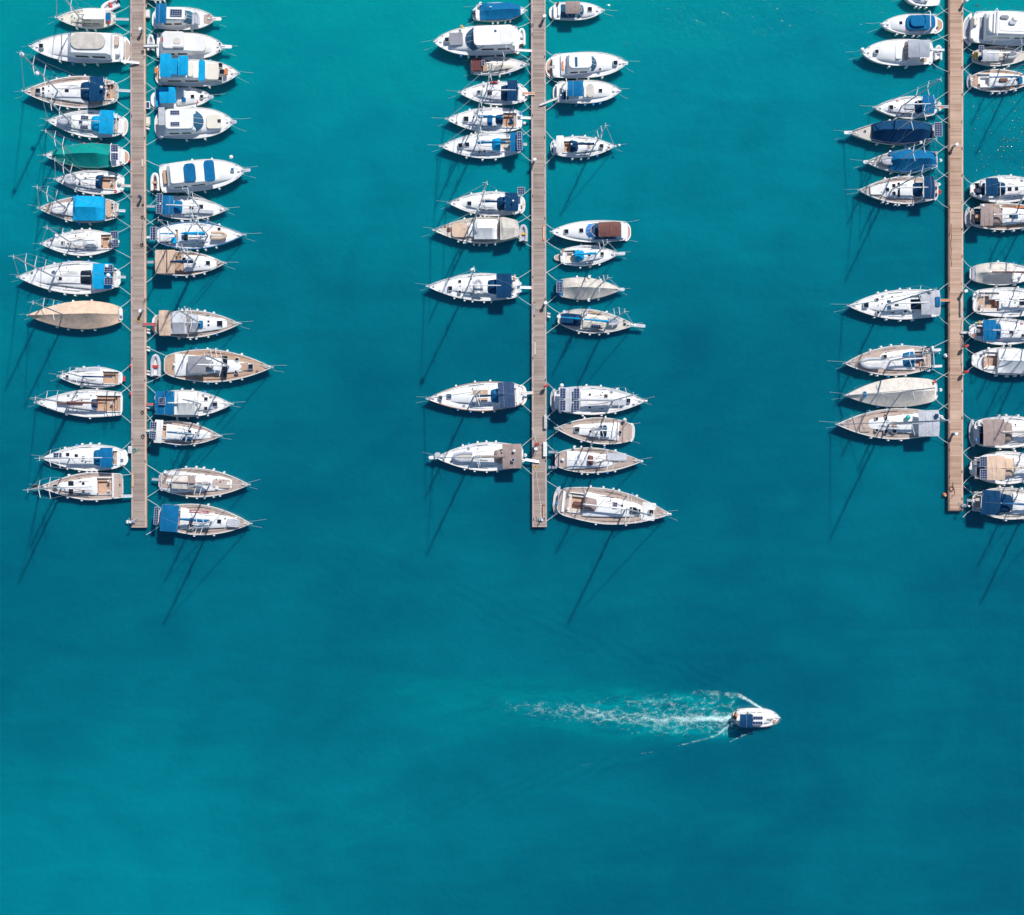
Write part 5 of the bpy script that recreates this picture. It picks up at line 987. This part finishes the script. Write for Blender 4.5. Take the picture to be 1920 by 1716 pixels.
al = mth('MULTIPLY', al, mth('MULTIPLY', af.outputs['Fac'], 3.0, clamp=True), clamp=True)
bs.inputs['Base Color'].default_value = (.62, .84, .82, 1); bs.inputs['Roughness'].default_value = .8
df = n.new('ShaderNodeBsdfDiffuse'); df.inputs[0].default_value = (.0, .42, .44, 1)
tr = n.new('ShaderNodeBsdfTransparent')
nb = n.new('ShaderNodeTexNoise'); nb.inputs['Scale'].default_value = .6; nb.inputs['Detail'].default_value = 7; nb.inputs['Roughness'].default_value = .65; nb.inputs['Distortion'].default_value = .8
mp3 = n.new('ShaderNodeMapping'); mp3.inputs['Scale'].default_value = (.38, 1.3, 1); L(geo.outputs['Position'], mp3.inputs[0]); L(mp3.outputs[0], nb.inputs['Vector'])
ai = mth('MULTIPLY', mth('MULTIPLY', aa.outputs['Fac'], .72), mth('MULTIPLY', mth('SUBTRACT', nb.outputs[0], .30), 2.4, clamp=True), clamp=True)
m1 = n.new('ShaderNodeMixShader'); L(ai, m1.inputs[0]); L(tr.outputs[0], m1.inputs[1]); L(df.outputs[0], m1.inputs[2])
m2 = n.new('ShaderNodeMixShader'); L(al, m2.inputs[0]); L(m1.outputs[0], m2.inputs[1]); L(bs.outputs[0], m2.inputs[2])
L(m2.outputs[0], out.inputs['Surface']); me.materials.append(m)

# ------------------------------------------------------------------ small glossy domes added on the water to catch sun glints
mb = MB(); rg = random.Random(5)
for x0, x1, y0, y1, k in ((1826, 1918, 172, 322, 46), (1862, 1918, 190, 300, 26), (1822, 1915, 0, 17, 14), (1850, 1920, 126, 132, 4), (1815, 1915, 330, 336, 4), (1650, 1920, 0, 330, 16)):
    for i in range(k):
        px, py = rg.uniform(x0, x1), rg.uniform(y0, y1)
        if 1770 < px < 1812: continue
        c = world(px, py, 0); rr = rg.uniform(.07, .17); hh = rr*.30; rows = []
        for a in range(5):
            q = a/4; rows.append([(c.x+rr*q*math.cos(2*math.pi*j/14), c.y+rr*.8*q*math.sin(2*math.pi*j/14), hh*(1-q*q)+.002) for j in range(14)])
        mb.grid(rows, close=True)
gm = mat('wavelet', (.0, .235, .255), .10, .02, 1); gb = gm.node_tree.nodes['Principled BSDF']; gb.inputs['IOR'].default_value = 2.6; gb.inputs['Subsurface Weight'].default_value = 1; gb.inputs['Subsurface Radius'].default_value = (.5, 2.0, 2.7); gb.inputs['Subsurface Scale'].default_value = 1
o = mb.build('glint_caps', gm, None, True); tag(o, 'small glossy domes added for sun glints around the upper right boats', 'glint_caps', kind='stuff')
